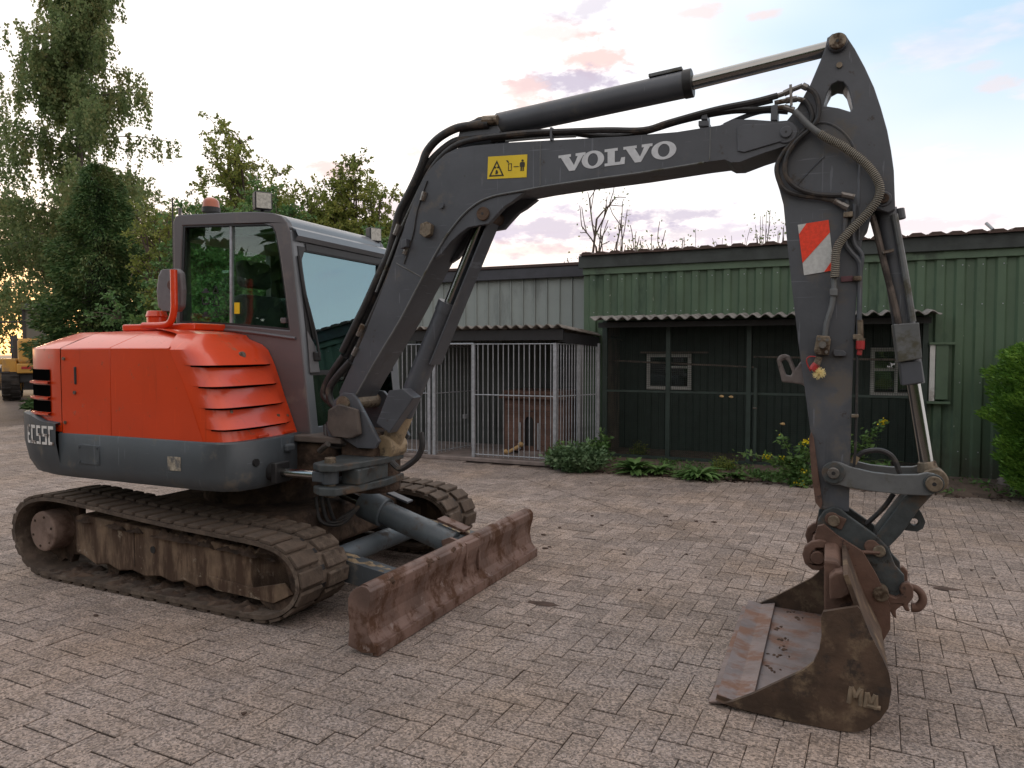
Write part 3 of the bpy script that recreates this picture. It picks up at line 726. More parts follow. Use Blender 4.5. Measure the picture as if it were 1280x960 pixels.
def track(ya, yb):
    tr = None
    npad = 50; path = smooth_path(TP, npad * 4); m = len(path)
    tang = np.roll(path, -1, 0) - np.roll(path, 1, 0); tang /= np.linalg.norm(tang, axis=1)[:, None]
    nrm = np.c_[tang[:, 1], -tang[:, 0]]            # outward
    b = B(); inn = path - nrm * .036; out = path - nrm * .012
    rows = []
    for arr, y in ((out, ya), (out, yb), (inn, yb), (inn, ya), (out, ya)):
        rows.append([(p[0], y, p[1]) for p in arr])
    b.grid(rows, True)
    tr = P_("track", yaw(b), RUBBER, smooth=True)
    # lugs: two staggered rows of rubber pads, each a part of the track
    for r_, (y0, y1) in enumerate(((ya + .004, ya + .175), (ya + .225, yb - .004))):
        proto = None
        for i in range(npad):
            k = (i * 4 + 2 * r_) % m
            p = path[k]; t = tang[k]
            ang = math.atan2(t[1], t[0])
            mt = UM @ Matrix.Translation((p[0], 0, p[1])) @ Matrix.Rotation(-ang, 4, 'Y')
            mt = Matrix.Translation(-Vector(ORG[tr.name])) @ mt
            if proto is None:
                lb = B(); lb.prism([(-.047, .010), (.047, .010), (.039, -.008), (-.039, -.008)], y0, y1)
                proto = O("track_pad", lb, RUBBER, tr, bevel=.005)
                proto.data.transform(Matrix.Translation(Vector(ORG[tr.name]))); proto.matrix_local = mt
            else: copy_part(proto, tr, mt)
    # link slots down the middle
    hb = B()
    for i in range(npad):
        k = (i * 4 + 1) % m; p = path[k] - nrm[k] * .0105; t = tang[k]
        ax = Vector((t[0], 0, t[1])) * .015
        hb.obox((p[0], ya + .2, p[1]), ax, (0, .017, 0), Vector((nrm[k][0], 0, nrm[k][1])) * .002)
    O("track_hole", yaw(hb), BLACK, tr, kind='stuff')
    # frame, rollers, hubs
    side = 1 if ya < 4 else -1
    fy = ya + .09 if ya < 4 else yb - .09
    fr = [(-4.52, .42), (-4.46, .44), (-3.1, .385), (-2.78, .37), (-2.70, .31), (-2.66, .17), (-2.80, .10), (-3.25, .10), (-3.33, .12), (-3.42, .10), (-3.52, .125), (-3.62, .10), (-3.72, .125), (-3.86, .105), (-3.98, .13), (-4.10, .11), (-4.2, .14), (-4.32, .12), (-4.44, .165), (-4.52, .18)]
    b = B().prism(fr, fy, fy + side * .20); fo = P_("track_frame", yaw(b), FRAME, bevel=.012)
    for x in (-3.95,):
        b = B().box(x - .004, x + .004, fy - side * .003, fy, .16, .40); O("weld_seam", yaw(b), MUDDY, fo)
    b = B().cyl((-3.78, fy - side * .004, .285), (-3.78, fy, .285), .022, n=14); O("bolt_hole", yaw(b), BLACK, fo)
    b = B().prism([(-3.30, .19), (-2.96, .165), (-2.72, .225), (-2.66, .17), (-2.80, .10), (-3.25, .115)], fy - side * .012, fy); O("lower_plate", yaw(b), FRAME, fo, bevel=.004)
    b = B()
    mud_heap(b, lambda u, v: (-4.5 + 1.75 * u, fy + side * (-.035 + .17 * v), .405 - .06 * u), 90, 16, lambda u, v: .075 * math.sin(math.pi * min(1, v * 1.05 + .02)) ** .6, 9, 3.1 + ya)
    mud_heap(b, lambda u, v: (-4.78 + 2.02 * u, fy + side * (-.085 + .26 * v), .047 + .0 * u), 110, 22, lambda u, v: .035, 12, 7.7 + ya)
    P_("packed_mud", yaw(b), MUDDY, kind='stuff', smooth=True, fix=False)
    for x in (-4.25, -3.9, -3.55, -3.2):
        b = B().cyl((x, fy + side * .07, .10), (x, fy + side * .22, .10), .062, n=18); P_("track_roller", yaw(b), MUDDY)
    b = B().cyl((-3.6, fy + side * .03, .43), (-3.6, fy + side * .2, .43), .045, n=14); P_("carrier_roller", yaw(b), MUDDY)
    b = B().cyl((-2.79, fy - side * .0, .245), (-2.79, fy + side * .2, .245), .20, n=28); P_("idler", yaw(b), MUDDY, bevel=.01)
    sp = B()
    sp.prism([(-4.795 + (.245 if i % 2 else .205) * math.cos(i * math.pi / 13), .295 + (.245 if i % 2 else .205) * math.sin(i * math.pi / 13)) for i in range(26)], fy + side * .09, fy + side * .14)
    P_("sprocket", yaw(sp), MUDDY)
    hb = B().cyl((-4.795, fy - side * .045, .30), (-4.795, fy + side * .12, .30), .135, n=32); h = P_("final_drive", yaw(hb), M("drive_cover_mud", (.20, .14, .115), .8, var=.25, scale=9, dirt=(.10, .06, .045), da=.35, bump=.3) if "drive_cover_mud" not in MATS else MATS["drive_cover_mud"], bevel=.012)
    for i in range(6):
        a = i * math.pi / 3 + .3
        O("hub_bolt", yaw(B().cyl((-4.795 + .10 * math.cos(a), fy - side * .050, .30 + .10 * math.sin(a)), (-4.795 + .10 * math.cos(a), fy - side * .04, .30 + .10 * math.sin(a)), .008, n=6)), MUDDY, h)
    # inner web that closes the frame
    b = B().box(-4.5, -2.85, fy + side * .2, fy + side * .21, .10, .44); P_("frame_web", yaw(b), MUDDY)
track(3.08, 3.48); track(4.64, 5.04)
b = B().prism([(-4.3, 3.45), (-4.3, 4.65), (-3.0, 4.65), (-3.0, 3.45)], .22, .50, axis='z'); P_("car_body", yaw(b), MUDDY, bevel=.03)
for (ya, yb) in ((3.42, 3.62), (4.48, 4.68)):
    b = B()
    for x0 in (-4.35, -3.15): b.box(x0 - .14, x0 + .14, ya, yb, .2, .45)
    P_("leg_box", yaw(b), MUDDY, bevel=.02)
b = B().cyl((-3.68, 4.03, .50), (-3.68, 4.03, .70), .42, n=40); P_("slew_ring", b, MUDDY)

# --- dozer blade
bl = [(-2.162,0.265),(-2.147,0.300),(-2.118,0.328),(-2.079,0.345),(-2.046,0.342),(-2.023,0.321),(-2.023,0.276),(-2.043,0.209),(-2.048,0.164),(-2.034,0.101),(-1.997,0.051),(-1.993,0.023),(-2.078,0.009),(-2.164,0.031),(-2.153,0.132),(-2.162,0.212)]
b = B().prism(bl, 3.0, 3.018); blade_end = bl
front = [(-2.089,0.340),(-2.051,0.341),(-2.025,0.320),(-2.025,0.276),(-2.045,0.209),(-2.050,0.164),(-2.037,0.101),(-1.999,0.050),(-1.997,0.026)]
back = [(p[0] - .022, p[1]) for p in front]; back[0] = (front[0][0] - .03, front[0][1] - .02)
bp = B().prism(front + back[::-1], 3.012, 4.975)
blade = P_("dozer_blade", yaw(bp), BLADE, bevel=.004)
O("end_plate", yaw(b), BLADE, blade, bevel=.003)
O("end_plate", yaw(B().prism(bl, 4.968, 4.988)), BLADE, blade, bevel=.003)
O("top_tube", yaw(B().cyl((front[1][0] - .02, 3.018, front[1][1] - .025), (front[1][0] - .02, 4.97, front[1][1] - .025), .036, n=16)), BLADE, blade, smooth=True)
O("cutting_edge", yaw(B().box(front[-1][0] - .02, front[-1][0] + .012, 3.005, 4.98, .004, .06)), BLADE, blade, bevel=.003)
md = B()
def bface(u, v):
    t = v * (len(front) - 1); k = min(int(t), len(front) - 2); p = lerp(front[k], front[k + 1], t - k); return (p[0], 3.02 + 1.94 * u, p[1])
def bamp(u, v):
    top = math.exp(-((v - .16 - .22 * max(0, .35 - u)) / .11) ** 2) * (1 if .0 < u < .62 else .25)
    low = math.exp(-((v - .93) / .10) ** 2) * .9; near = math.exp(-(u / .10) ** 2) * math.exp(-((v - .85) / .25) ** 2) * 1.2
    return .024 * (.0 + top + low + near)
mud_heap(md, bface, 260, 60, bamp, 14, 2.2, (1, 0, .1), thr=.12)
O("caked_mud", yaw(md), MUDLUMP, blade, kind='stuff', smooth=True, fix=False)
bxr = front[4][0] - .03
for (ya, yb) in ((3.50, 3.62), (4.46, 4.58)):
    O("push_arm", yaw(B().prism([(-3.1, .36), (bxr + .0, .21), (bxr, .09), (-3.1, .22)], ya, yb)), SKIRT, blade, bevel=.008)
    md = B(); mud_heap(md, lambda u, v: (-2.82 + (bxr + 2.80) * u, ya + .006 + (yb - ya - .012) * v, .36 - (-2.82 + (bxr + 2.80) * u + 3.1) / (bxr + 3.1) * .15 + .002), 40, 12, lambda u, v: .025, 16, 4.4 + ya, thr=-.1)
    O("caked_mud", yaw(md), YMUD, blade, kind='stuff', smooth=True, fix=False)
O("cross_tube", yaw(B().cyl((-2.72, 3.55, .25), (-2.72, 4.52, .25), .065, n=20)), BLADECYL, blade, smooth=True)
# blade cylinder
c0 = Vector((-3.02, 4.02, .545)); c1 = Vector((bxr - .07, 4.02, .285)); cd = (c1 - c0).normalized()
bc = P_("blade_cylinder", B().cyl(c0 + cd * .18, c0 + cd * .36, .098, n=26).cyl(c0 + cd * .355, c1 - cd * .02, .078, n=26), BLADECYL, smooth=True, bevel=.006)
O("rod", B().cyl(c0, c0 + cd * .2, .034, n=16), CHROME, bc, smooth=True)
O("eye", B().cyl(c1 + Vector((0, -.085, 0)), c1 + Vector((0, .085, 0)), .052, n=18), SKIRT, bc, bevel=.006)
O("pin", B().cyl(c1 + Vector((0, -.125, 0)), c1 + Vector((0, .125, 0)), .034, n=14), PIN, bc, bevel=.004)
cu = Vector((-cd.z, 0, cd.x)); cu = cu if cu.z > 0 else -cu
O("port_guard", B().obox(c0 + cd * .40 + cu * .115 + Vector((0, .06, 0)), cd * .085, (0, .035, 0), cu * .007), GREY, bc, bevel=.003)
O("port_guard", B().obox(c1 - cd * .08 + cu * .10 + Vector((0, .05, 0)), cd * .10, (0, .05, 0), cu * .009), BLADE, bc, bevel=.003)
for y in (3.925, 4.095):
    O("bracket", B().prism([(c1.x - .06, .33), (c1.x, .355), (c1.x + .12, .33), (c1.x + .12, .12), (c1.x - .03, .2)], y, y + .022), BLADE, bc, bevel=.004)
for k in range(3):
    P_("hose", B().tube([(-3.05, 3.78 + .05 * k, .56), (-2.98 + .03 * k, 3.74 + .03 * k, .42), (-2.86, 3.8, .40 + .02 * k), (-2.80, 3.9, .50)], .012, 8), HOSE, smooth=True)

# --- upper structure: skirt
sk_top = [(-4.46, 3.04), (-3.9, 3.035), (-3.24, 3.03), (-3.10, 3.045), (-3.03, 3.10), (-3.0, 3.22), (-3.0, 3.40), (-3.06, 3.62), (-3.10, 3.75), (-3.10, 4.9), (-4.46, 4.95)]
def shrink(pl, d, c=(-3.8, 4.0)): return [(p[0] + (c[0] - p[0]) * d, p[1] + (c[1] - p[1]) * d) for p in pl]
b = B(); rows = [[(p[0], p[1], z) for p in shrink(sk_top, d)] for z, d in ((.71, .16), (.71, .045), (.745, .012), (.79, .0), (.985, .0), (.995, .008))]
b.grid(rows, True); b.prism(shrink(sk_top, .16), .705, .712, axis='z'); b.prism(shrink(sk_top, .02), .985, .994, axis='z')
skirt = P_("side_skirt", b, SKIRT, smooth=True)
O("access_plate", B().box(-4.27, -4.08, 3.031, 3.037, .81, .93), SKIRT, skirt, bevel=.003)
for x in (-4.255, -4.095):
    for z in (.825, .915): O("bolt", B().cyl((x, 3.026, z), (x, 3.032, z), .008, n=6), SKIRT, skirt)
O("data_plate", B().box(-3.50, -3.40, 3.027, 3.031, .82, .90), M("data_plate_print", (.34, .30, .24), .5, var=.4, scale=40, dirt=(.12, .12, .12), da=.5, ds=18), skirt)
O("drain_hole", B().cyl((-3.015, 3.2, .87), (-2.994, 3.2, .87), .022, n=14), BLACK, skirt)
O("tie_handle", B().box(-3.055, -2.985, 3.44, 3.52, .90, .945), SKIRT, skirt, bevel=.012)
# counterweight
CWP = [(-4.455, 3.018), (-4.60, 3.024), (-4.74, 3.045), (-4.87, 3.09), (-4.98, 3.17), (-5.06, 3.28), (-5.12, 3.45), (-5.17, 3.75), (-5.18, 4.0), (-5.17, 4.25), (-5.12, 4.5), (-5.06, 4.68), (-4.98, 4.8), (-4.87, 4.88), (-4.74, 4.94), (-4.455, 4.97)]
b = B(); rows = []
def cwz(i): return 1.105 if i > 2 else (1.095 if i == 2 else (1.06 if i == 1 else 1.05))
for z, d in ((.70, .12), (.72, .06), (.80, .022), (.93, .0), (None, .0), (None, .03)):
    rows.append([(q[0], q[1], (cwz(min(i, 15 - i)) - (0 if d == 0 else -.008)) if z is None else z) for i, q in enumerate(shrink(CWP, d, (-4.2, 4.0)))])
b.grid(rows); b.prism(shrink(CWP, .10, (-4.2, 4.0)), .702, .71, axis='z'); b.prism(shrink(CWP, .03, (-4.2, 4.0)), 1.04, 1.05, axis='z')
cw = P_("counterweight", b, SKIRT, smooth=True)
# model lettering along the curved corner
arc = [Vector((p[0], p[1], 0)) for p in CWP]; sl_ = [0]
for i in range(1, len(arc)): sl_.append(sl_[-1] + (arc[i] - arc[i - 1]).length)
def cw_at(s):
    for i in range(1, len(arc)):
        if s <= sl_[i]:
            t = (s - sl_[i - 1]) / (sl_[i] - sl_[i - 1]); p = arc[i - 1].lerp(arc[i], t); d = (arc[i] - arc[i - 1]).normalized()
            return p + Vector((-d.y, d.x, 0)) * -.0 + Vector((d.y, -d.x, 0)) * -.003
E5 = {'E': [(0, 0, 1, 7), (1, 0, 3, 1), (1, 3, 2.6, 4), (1, 6, 3, 7)], 'C': [(0, 0, 1, 7), (1, 0, 3, 1.2), (1, 5.8, 3, 7)], '5': [(0, 0, 3, 1), (2, 1, 3, 4), (0, 3, 2, 4), (0, 4, 1, 7), (1, 6, 3, 7)]}
S0, SLET, HLET, Z0L = .018, .066, .120, .914
lt = B(); pos = 0
for ch in "C55CE":
    for (u0, v0, u1, v1) in E5['E' if ch == 'E' else ch]:
        base = S0 + pos * SLET
        ss = [base + (3 - u) / 3 * SLET * .80 for u in (u0, (u0 + u1) / 2, u1)]
        rows = []
        for s in ss:
            p = cw_at(s); rows.append([(p.x, p.y, Z0L + v0 / 7 * HLET), (p.x, p.y, Z0L + v1 / 7 * HLET)])
        lt.grid(rows)
    pos += 1
O("model_lettering", lt, OLDWHITE, cw, fix=False)
# rear hood
def hood_sec(z):
    if z < 1.53: return 0.
    return 0.
b = B(); rows = []
HP = [(-4.435, 3.047), (-4.56, 3.052), (-4.69, 3.075), (-4.81, 3.12), (-4.91, 3.195), (-4.98, 3.30), (-5.05, 3.47), (-5.10, 3.75), (-5.11, 4.0), (-5.10, 4.25), (-5.05, 4.5), (-4.97, 4.68), (-4.84, 4.82), (-4.68, 4.9), (-4.435, 4.93)]
def inset_plan(pl, d):
    out = []
    for i, p in enumerate(pl):
        a_ = Vector(pl[max(i - 1, 0)]); c_ = Vector(pl[min(i + 1, len(pl) - 1)]); t_ = (c_ - a_).normalized(); n_ = Vector((-t_.y, t_.x))
        if n_.dot(Vector((-4.2, 4.0)) - Vector(p)) < 0: n_ = -n_
        if i in (0, len(pl) - 1): n_ = Vector((0, 1 if i == 0 else -1))
        out.append((p[0] + n_.x * d, p[1] + n_.y * d))
    return out
for z, d in ((1.0, .0), (1.25, .0), (1.522, .0), (1.531, .013), (1.575, .115), (1.612, .215), (1.632, .275)):
    rows.append([(p[0], p[1], z) for p in inset_plan(HP, d)])
lastp = inset_plan(HP, .275)
for z, t in ((1.648, .5), (1.655, .97)):
    rows.append([(p[0] + (-4.435 - p[0]) * t * .6, p[1] + (4.0 - p[1]) * t, z) for p in lastp])
b.grid(rows); rh = P_("rear_hood", b, ORANGE, smooth=True)
# intake slots in the hood corner
hp = [Vector((p[0], p[1], 0)) for p in HP]; hs = [0]
for i in range(1, len(hp)): hs.append(hs[-1] + (hp[i] - hp[i - 1]).length)
def hp_at(s, off):
    for i in range(1, len(hp)):
        if s <= hs[i]:
            t = (s - hs[i - 1]) / (hs[i] - hs[i - 1]); p = hp[i - 1].lerp(hp[i], t); d = (hp[i] - hp[i - 1]).normalized(); return p + Vector((d.y, -d.x, 0)) * -off
for k, z in enumerate((1.355, 1.255, 1.155)):
    rows = []; rows2 = []
    for i in range(9):
        s = .10 + .30 * i / 8; p = hp_at(s, .004); rows.append([(p.x, p.y, z - .036), (p.x, p.y, z + .036)])
        q = hp_at(s, .022); q0 = hp_at(s, .0); rows2.append([(q0.x, q0.y, z - .038), (q.x, q.y, z - .043), (q.x, q.y, z - .055), (q0.x, q0.y, z - .06)])
    g_ = B(); g_.grid(rows); sl1 = O("intake_slot", g_, VOID, rh, fix=False)
    g_ = B(); g_.grid(rows2); O("intake_slat", g_, ORANGE, rh, fix=False)
# side door and front side panel: constant section, with a sloped shoulder
SEC = [(3.045, .992), (3.047, 1.522), (3.058, 1.531), (3.26, 1.612), (3.32, 1.632), (3.70, 1.655), (3.70, 1.0)]
def sec_prism(x0, x1): 
    bb = B(); bb.grid([[(x0, p[0], p[1]) for p in SEC], [(x1, p[0], p[1]) for p in SEC]])
    for e in (0, 1): bb.f.append(tuple(e * len(SEC) + i for i in range(len(SEC))))
    return bb
door = P_("side_door", sec_prism(-4.43, -3.987), ORANGE, smooth=True, bevel=.004)
O("door_slot", B().box(-4.305, -4.285, 3.040, 3.052, 1.30, 1.41), BLACK, door, bevel=.008)
for z in (1.06, 1.46): O("door_bolt", B().cyl((-4.395, 3.036, z), (-4.395, 3.047, z), .010, n=8), PIN, door)
O("key_lock", B().cyl((-4.30, 3.036, 1.25), (-4.30, 3.047, 1.25), .011, n=12), STEEL, door)
P_("door_seal", B().box(-3.99, -3.97, 3.06, 3.7, 1.0, 1.52), BLACK)
# front side panel: from the seam to the slanted ridge line
RZ = [.992, 1.06, 1.20, 1.34, 1.46, 1.515, 1.535, 1.628, 1.648]
def interp(zs, xs, z): return float(np.interp(z, zs, xs))
ridge = [(-3.236,0.978),(-3.277,1.071),(-3.323,1.183),(-3.370,1.283),(-3.411,1.364),(-3.459,1.446),(-3.501,1.515)]
mid1 = [(-3.101,0.980),(-3.123,1.051),(-3.151,1.150),(-3.196,1.275),(-3.235,1.388),(-3.300,1.497),(-3.391,1.556)]
cabl = [(-3.090,0.960),(-3.127,1.045),(-3.164,1.135),(-3.195,1.206),(-3.226,1.287),(-3.257,1.368),(-3.288,1.440),(-3.333,1.517),(-3.405,1.569),(-3.512,1.590)]
ridge.sort(key=lambda p: p[1]); mid1.sort(key=lambda p: p[1]); cabl.sort(key=lambda p: p[1])
def at(pl, z): return interp([p[1] for p in pl], [p[0] for p in pl], z)
rows = []
for (y, z) in [(3.045 + .002 * k / 8, .992 + (1.522 - .992) * k / 8) for k in range(9)] + SEC[2:6]:
    xr = at(ridge, min(z, 1.53)) + .004 - max(0, z - 1.53) * 1.2
    if z > 1.63: xr = -3.70
    rows.append([(-3.981 + (xr + 3.981) * k / 6, y, z) for k in range(7)])
b = B(); b.grid(rows); P_("side_panel", b, ORANGE, smooth=True, fix=False)
# louvred nose
slots = [1.065, 1.185, 1.305, 1.425]
zl = [.992]
for s in slots: zl += [s - .040, s - .022, s - .0005, s + .0005, s + .03, s + .062]
zl += [1.515, 1.55, 1.585, 1.61]
rows = []
NU = 22
def surf(u, z):
    xr, xm, xc = at(ridge, min(z, 1.53)), at(mid1, min(z, 1.53)), at(cabl, min(z, 1.6))
    top = max(0, z - 1.53)
    yr = 3.047 + top * 1.9; ym = 3.09 + top * 1.9
    A = [Vector((xr - top * 1.2, yr, 0)), Vector((xm - top * 1.0, ym, 0)), Vector((lerp((xm,), (xc,), .33)[0] + .03 - top * .6, 3.28 + top, 0)), Vector((lerp((xm,), (xc,), .7)[0] + .02 - top * .2, 3.48, 0)), Vector((xc, 3.675, 0))]
    t = u * 4; i = min(int(t), 3); f = t - i
    p0 = A[max(i - 1, 0)]; p1 = A[i]; p2 = A[i + 1]; p3 = A[min(i + 2, 4)]
    p = .5 * ((2 * p1) + (p2 - p0) * f + (2 * p0 - 5 * p1 + 4 * p2 - p3) * f * f + (3 * p1 - p0 - 3 * p2 + p3) * f ** 3)
    return Vector((p.x, p.y, z))
def louv(u, z):
    e = min(1, max(0, (u - .10) / .10)) * min(1, max(0, (.93 - u) / .06))
    d = 0
    for s in slots:
        if s <= z <= s + .07: d = max(d, .046 * (1 - (z - s) / .07))
    return d * e
for z in zl:
    row = []
    for i in range(NU + 1):
        u = i / NU; p = surf(u, z); o_ = louv(u, z)
        row.append(tuple(p + Vector((.85, -.52, .0)).normalized() * o_))
    rows.append(row)
b = B(); b.grid(rows); nose = P_("louvred_panel", b, ORANGE, smooth=True, fix=False)
tp = B(); last = rows[-1]; tp.grid([last, [(p[0] - .12, p[1] + .04, p[2] + .02) for p in last], [(-3.9, 3.3 + .37 * i / NU, 1.65) for i in range(NU + 1)]]); O("top_skin", tp, ORANGE, nose, fix=False, smooth=True)
for s in slots:
    row1, row2 = [], []
    for i in range(3, NU - 1):
        u = i / NU; 
        if not .12 < u < .92: continue
        p = surf(u, s); n_ = Vector((.85, -.52, 0)).normalized(); q = p + n_ * .012; d_ = louv(u, s + .001)
        row1.append(tuple(p + n_ * .003 + Vector((0, 0, -.008 - .010 * math.sin(math.pi * (u - .12) / .8))))); row2.append(tuple(p + n_ * max(.003, d_ * .9) + Vector((0, 0, -.0015))))
    bb = B(); bb.grid([row1, row2]); O("louvre_slot", bb, VOID, nose, fix=False)
p = surf(.63, 1.48); O("hood_lock", B().cyl(p + Vector((-.01, 0, 0)), p + Vector((.016, -.006, .004)), .022, n=16), STEEL, nose, bevel=.004)
for (u, z) in ((.80, 1.11), (.92, 1.10), (.35, 1.16)):
    p = surf(u, z); O("paint_chip", B().cyl(p + Vector((-.01, 0, 0)), p + Vector((.003 + louv(u, z), -.002, 0)), .010, n=9), PIN, nose)
for u in (.58, .88):
    p = surf(u, 1.005); O("hinge", B().obox(p + Vector((.006, -.003, 0)), (.004, 0, 0), (-.01, .055, 0), (0, 0, .008)), ORANGE, nose, bevel=.003)
# filler hump, caps, mirror
O("filler_step", B().box(-4.35, -3.70, 3.42, 3.72, 1.64, 1.685), ORANGE, rh, bevel=.01)
cap = P_("fuel_cap", B().cyl((-4.14, 3.52, 1.67), (-4.14, 3.52, 1.735), .062, n=24).cyl((-4.14, 3.52, 1.735), (-4.14, 3.52, 1.775), .07, .058, n=24), ORANGE, smooth=True, bevel=.004)
mb = B().tube([(-4.10, 3.38, 1.672), (-3.93, 3.38, 1.672), (-3.86, 3.38, 1.69), (-3.825, 3.38, 1.76), (-3.82, 3.38, 1.86), (-3.82, 3.38, 2.02)], .022, 10)
mir = P_("mirror", mb, ORANGE, smooth=True)
mh = [(-3.975, 1.79), (-3.94, 1.765), (-3.80, 1.76), (-3.765, 1.79), (-3.755, 1.90), (-3.765, 2.01), (-3.80, 2.035), (-3.94, 2.035), (-3.965, 2.0), (-3.985, 1.90)]
mhx = [(p[0] - .045, p[1]) for p in mh]
O("mirror_shell", B().prism(mhx, 3.42, 3.47), M("mirror_grey", (.14, .14, .15), .5), mir, bevel=.016)
O("mirror_knob", B().cyl((-3.875, 3.40, 1.93), (-3.875, 3.425, 1.93), .032, n=16), M("rusty_knob", (.10, .05, .04), .7), mir, bevel=.006)

# --- cab
CY0, CY1 = 3.68, 4.76
cab = P_("cab", B().box(-4.16, -3.12, CY0 + .03, CY1 - .03, .98, 1.10), CABG)
outer = [(-3.004,0.956),(-3.149,2.264),(-3.174,2.325),(-3.212,2.363),(-3.289,2.389),(-3.421,2.407),(-3.658,2.420),(-4.082,2.436),(-4.135,2.427),(-4.154,2.395),(-4.160,2.052),(-4.142,1.612),(-4.218,1.335),(-4.223,1.167)]
hole = [(-4.069,2.362),(-4.093,2.049),(-4.113,1.702),(-3.661,1.682),(-3.160,1.639),(-3.188,1.867),(-3.229,2.122),(-3.259,2.261),(-3.284,2.303),(-3.323,2.326)]
O("side_frame", B().prism(outer, CY0, CY0 + .05, holes=[hole]), CABG, cab, bevel=.006)
O("side_window", B().prism(hole, CY0 + .022, CY0 + .028), GLASSS, cab)
rub = B(); hv = [(p[0], p[1]) for p in hole]; cx_ = sum(p[0] for p in hv) / len(hv); cz_ = sum(p[1] for p in hv) / len(hv)
rub.prism([(p[0] + (cx_ - p[0]) * -.012, p[1] + (cz_ - p[1]) * -.012) for p in hv], CY0 + .006, CY0 + .014, holes=[[(p[0] + (cx_ - p[0]) * .035, p[1] + (cz_ - p[1]) * .035) for p in hv]])
O("window_seal", rub, BLACK, cab)
wx = [(-3.646,2.343),(-3.661,1.687)]
O("sliding_rail", B().prism([(wx[0][0] - .012, wx[0][1]), (wx[0][0] + .006, wx[0][1]), (wx[1][0] + .006, wx[1][1]), (wx[1][0] - .012, wx[1][1])], CY0 + .012, CY0 + .034), MATS["galvanised_steel"], cab)
wl = [(-3.204,1.690),(-3.160,1.659)]
O("window_latch", B().box(wl[0][0] - .03, wl[0][0] + .01, CY0 + .002, CY0 + .03, wl[0][1] - .005, wl[0][1] + .03), CABG, cab, bevel=.004)
ledge = [(-4.202,1.662),(-3.641,1.644),(-3.110,1.587)]
O("body_line", B().tube([(p[0], CY0 - .002, p[1]) for p in ledge], .011, 8, sub=4), CABG, cab, smooth=True)
# far side frame
far = [(p[0], p[1]) for p in outer]
fh = [(-3.98, 1.55), (-3.75, 1.55), (-3.75, 2.20), (-3.98, 2.20)]; fh2 = [(-3.66, 1.25), (-3.22, 1.2), (-3.30, 2.20), (-3.66, 2.20)]
O("side_frame", B().prism(far, CY1 - .04, CY1, holes=[fh, fh2]), CABG, cab)
O("door_window", B().prism(fh, CY1 - .022, CY1 - .018).prism(fh2, CY1 - .022, CY1 - .018), GLASSS, cab)
# rear wall
O("rear_frame", B().prism([(CY0 + .05, .98), (CY1 - .04, .98), (CY1 - .04, 2.38), (CY0 + .05, 2.38)], -4.20, -4.15, axis='x', holes=[[(CY0 + .14, 1.72), (CY1 - .14, 1.72), (CY1 - .14, 2.28), (CY0 + .14, 2.28)]]), CABG, cab)
O("rear_window", B().box(-4.178, -4.172, CY0 + .14, CY1 - .14, 1.72, 2.28), GLASSS, cab)
# roof shell
roofp = [(-3.156,2.269),(-3.174,2.325),(-3.212,2.363),(-3.289,2.389),(-3.421,2.407),(-3.658,2.420),(-4.082,2.436),(-4.135,2.427),(-4.151,2.379)]
rfin = [(p[0], p[1] - .05) for p in roofp[::-1]]
O("roof", B().prism(roofp + [(roofp[-1][0] + .03, roofp[-1][1] - .01), (-3.9, 2.36), (-3.4, 2.34), (roofp[0][0] - .03, roofp[0][1] + .005)], CY0 + .004, CY1 - .004), CABL, cab, smooth=True)
O("headliner", B().box(-4.12, -3.30, CY0 + .06, CY1 - .05, 2.27, 2.285), BLACK, cab)
O("visor_band", B().box(-3.32, -3.27, CY0 + .06, CY1 - .05, 2.20, 2.30), BLACK, cab)
# front: slanted plane from the sill to the roof
fl = [(-3.006,0.956),(-3.028,1.173),(-3.054,1.476),(-3.082,1.753),(-3.121,2.056),(-3.149,2.259)]
FB, FT = Vector((fl[0][0], 0, fl[0][1])), Vector((fl[-1][0], 0, fl[-1][1]))
fd = (FT - FB); FL = fd.length; fd /= FL; fnv = Vector((fd.z, 0, -fd.x))       # outward (+X)
def fpt(y, s, o=0.): 
    q = FB + fd * s + fnv * o; return (q.x, y, q.z)
def fslab(poly, o0, o1, holes=()):
    t_ = B().prism(poly, o0, o1, holes=holes); t_.v = [fpt(p[0], p[2], p[1]) for p in t_.v]; return t_
gl0, gl1 = CY0 + .055, CY1 - .10
sb_ = FL * .315
frame = [(CY0 + .004, 0), (CY1 - .004, 0), (CY1 - .004, FL + .012), (CY0 + .004, FL + .012)]
up = [(gl0 + .03, sb_), (gl1, sb_), (gl1 - .01, FL - .10), (gl0 + .035, FL - .10), (gl0 + .0, FL - .16), (gl0 + .0, FL * .62), (gl0 + .03, sb_ + .10)]
lo_ = [(gl0 + .02, .07), (gl1, .07), (gl1, sb_ - .016), (gl0 + .02, sb_ - .016)]
O("front_frame", fslab(frame, -.03, .012, [up, lo_]), CABL, cab, bevel=.006)
O("windscreen_seal", fslab([(gl0 - .01, sb_ - .01), (gl1 + .015, sb_ - .01), (gl1 + .01, FL - .085), (gl0 - .01, FL - .085)], .0125, .018, [[(p[0] + ((gl0 + gl1) / 2 - p[0]) * .03, p[1] + (FL * .65 - p[1]) * .035) for p in up]]), BLACK, cab)
O("windscreen", fslab(up, .002, .007), GLASSF, cab)
O("lower_windscreen", fslab(lo_, .002, .007), GLASSL, cab)
hd = B(); rows = []
for y in (CY0 + .01, CY1 - .01): rows.append([fpt(y, FL - .055, .03), fpt(y, FL - .03, .055), fpt(y, FL + .015, .04), fpt(y, FL + .04, .0)])
hd.grid(rows); O("roof_visor", hd, CABL, cab, smooth=True)
O("visor_gap", fslab([(CY0 + .12, FL - .105), (CY1 - .06, FL - .105), (CY1 - .06, FL - .06), (CY0 + .12, FL - .06)], .018, .022), BLACK, cab)
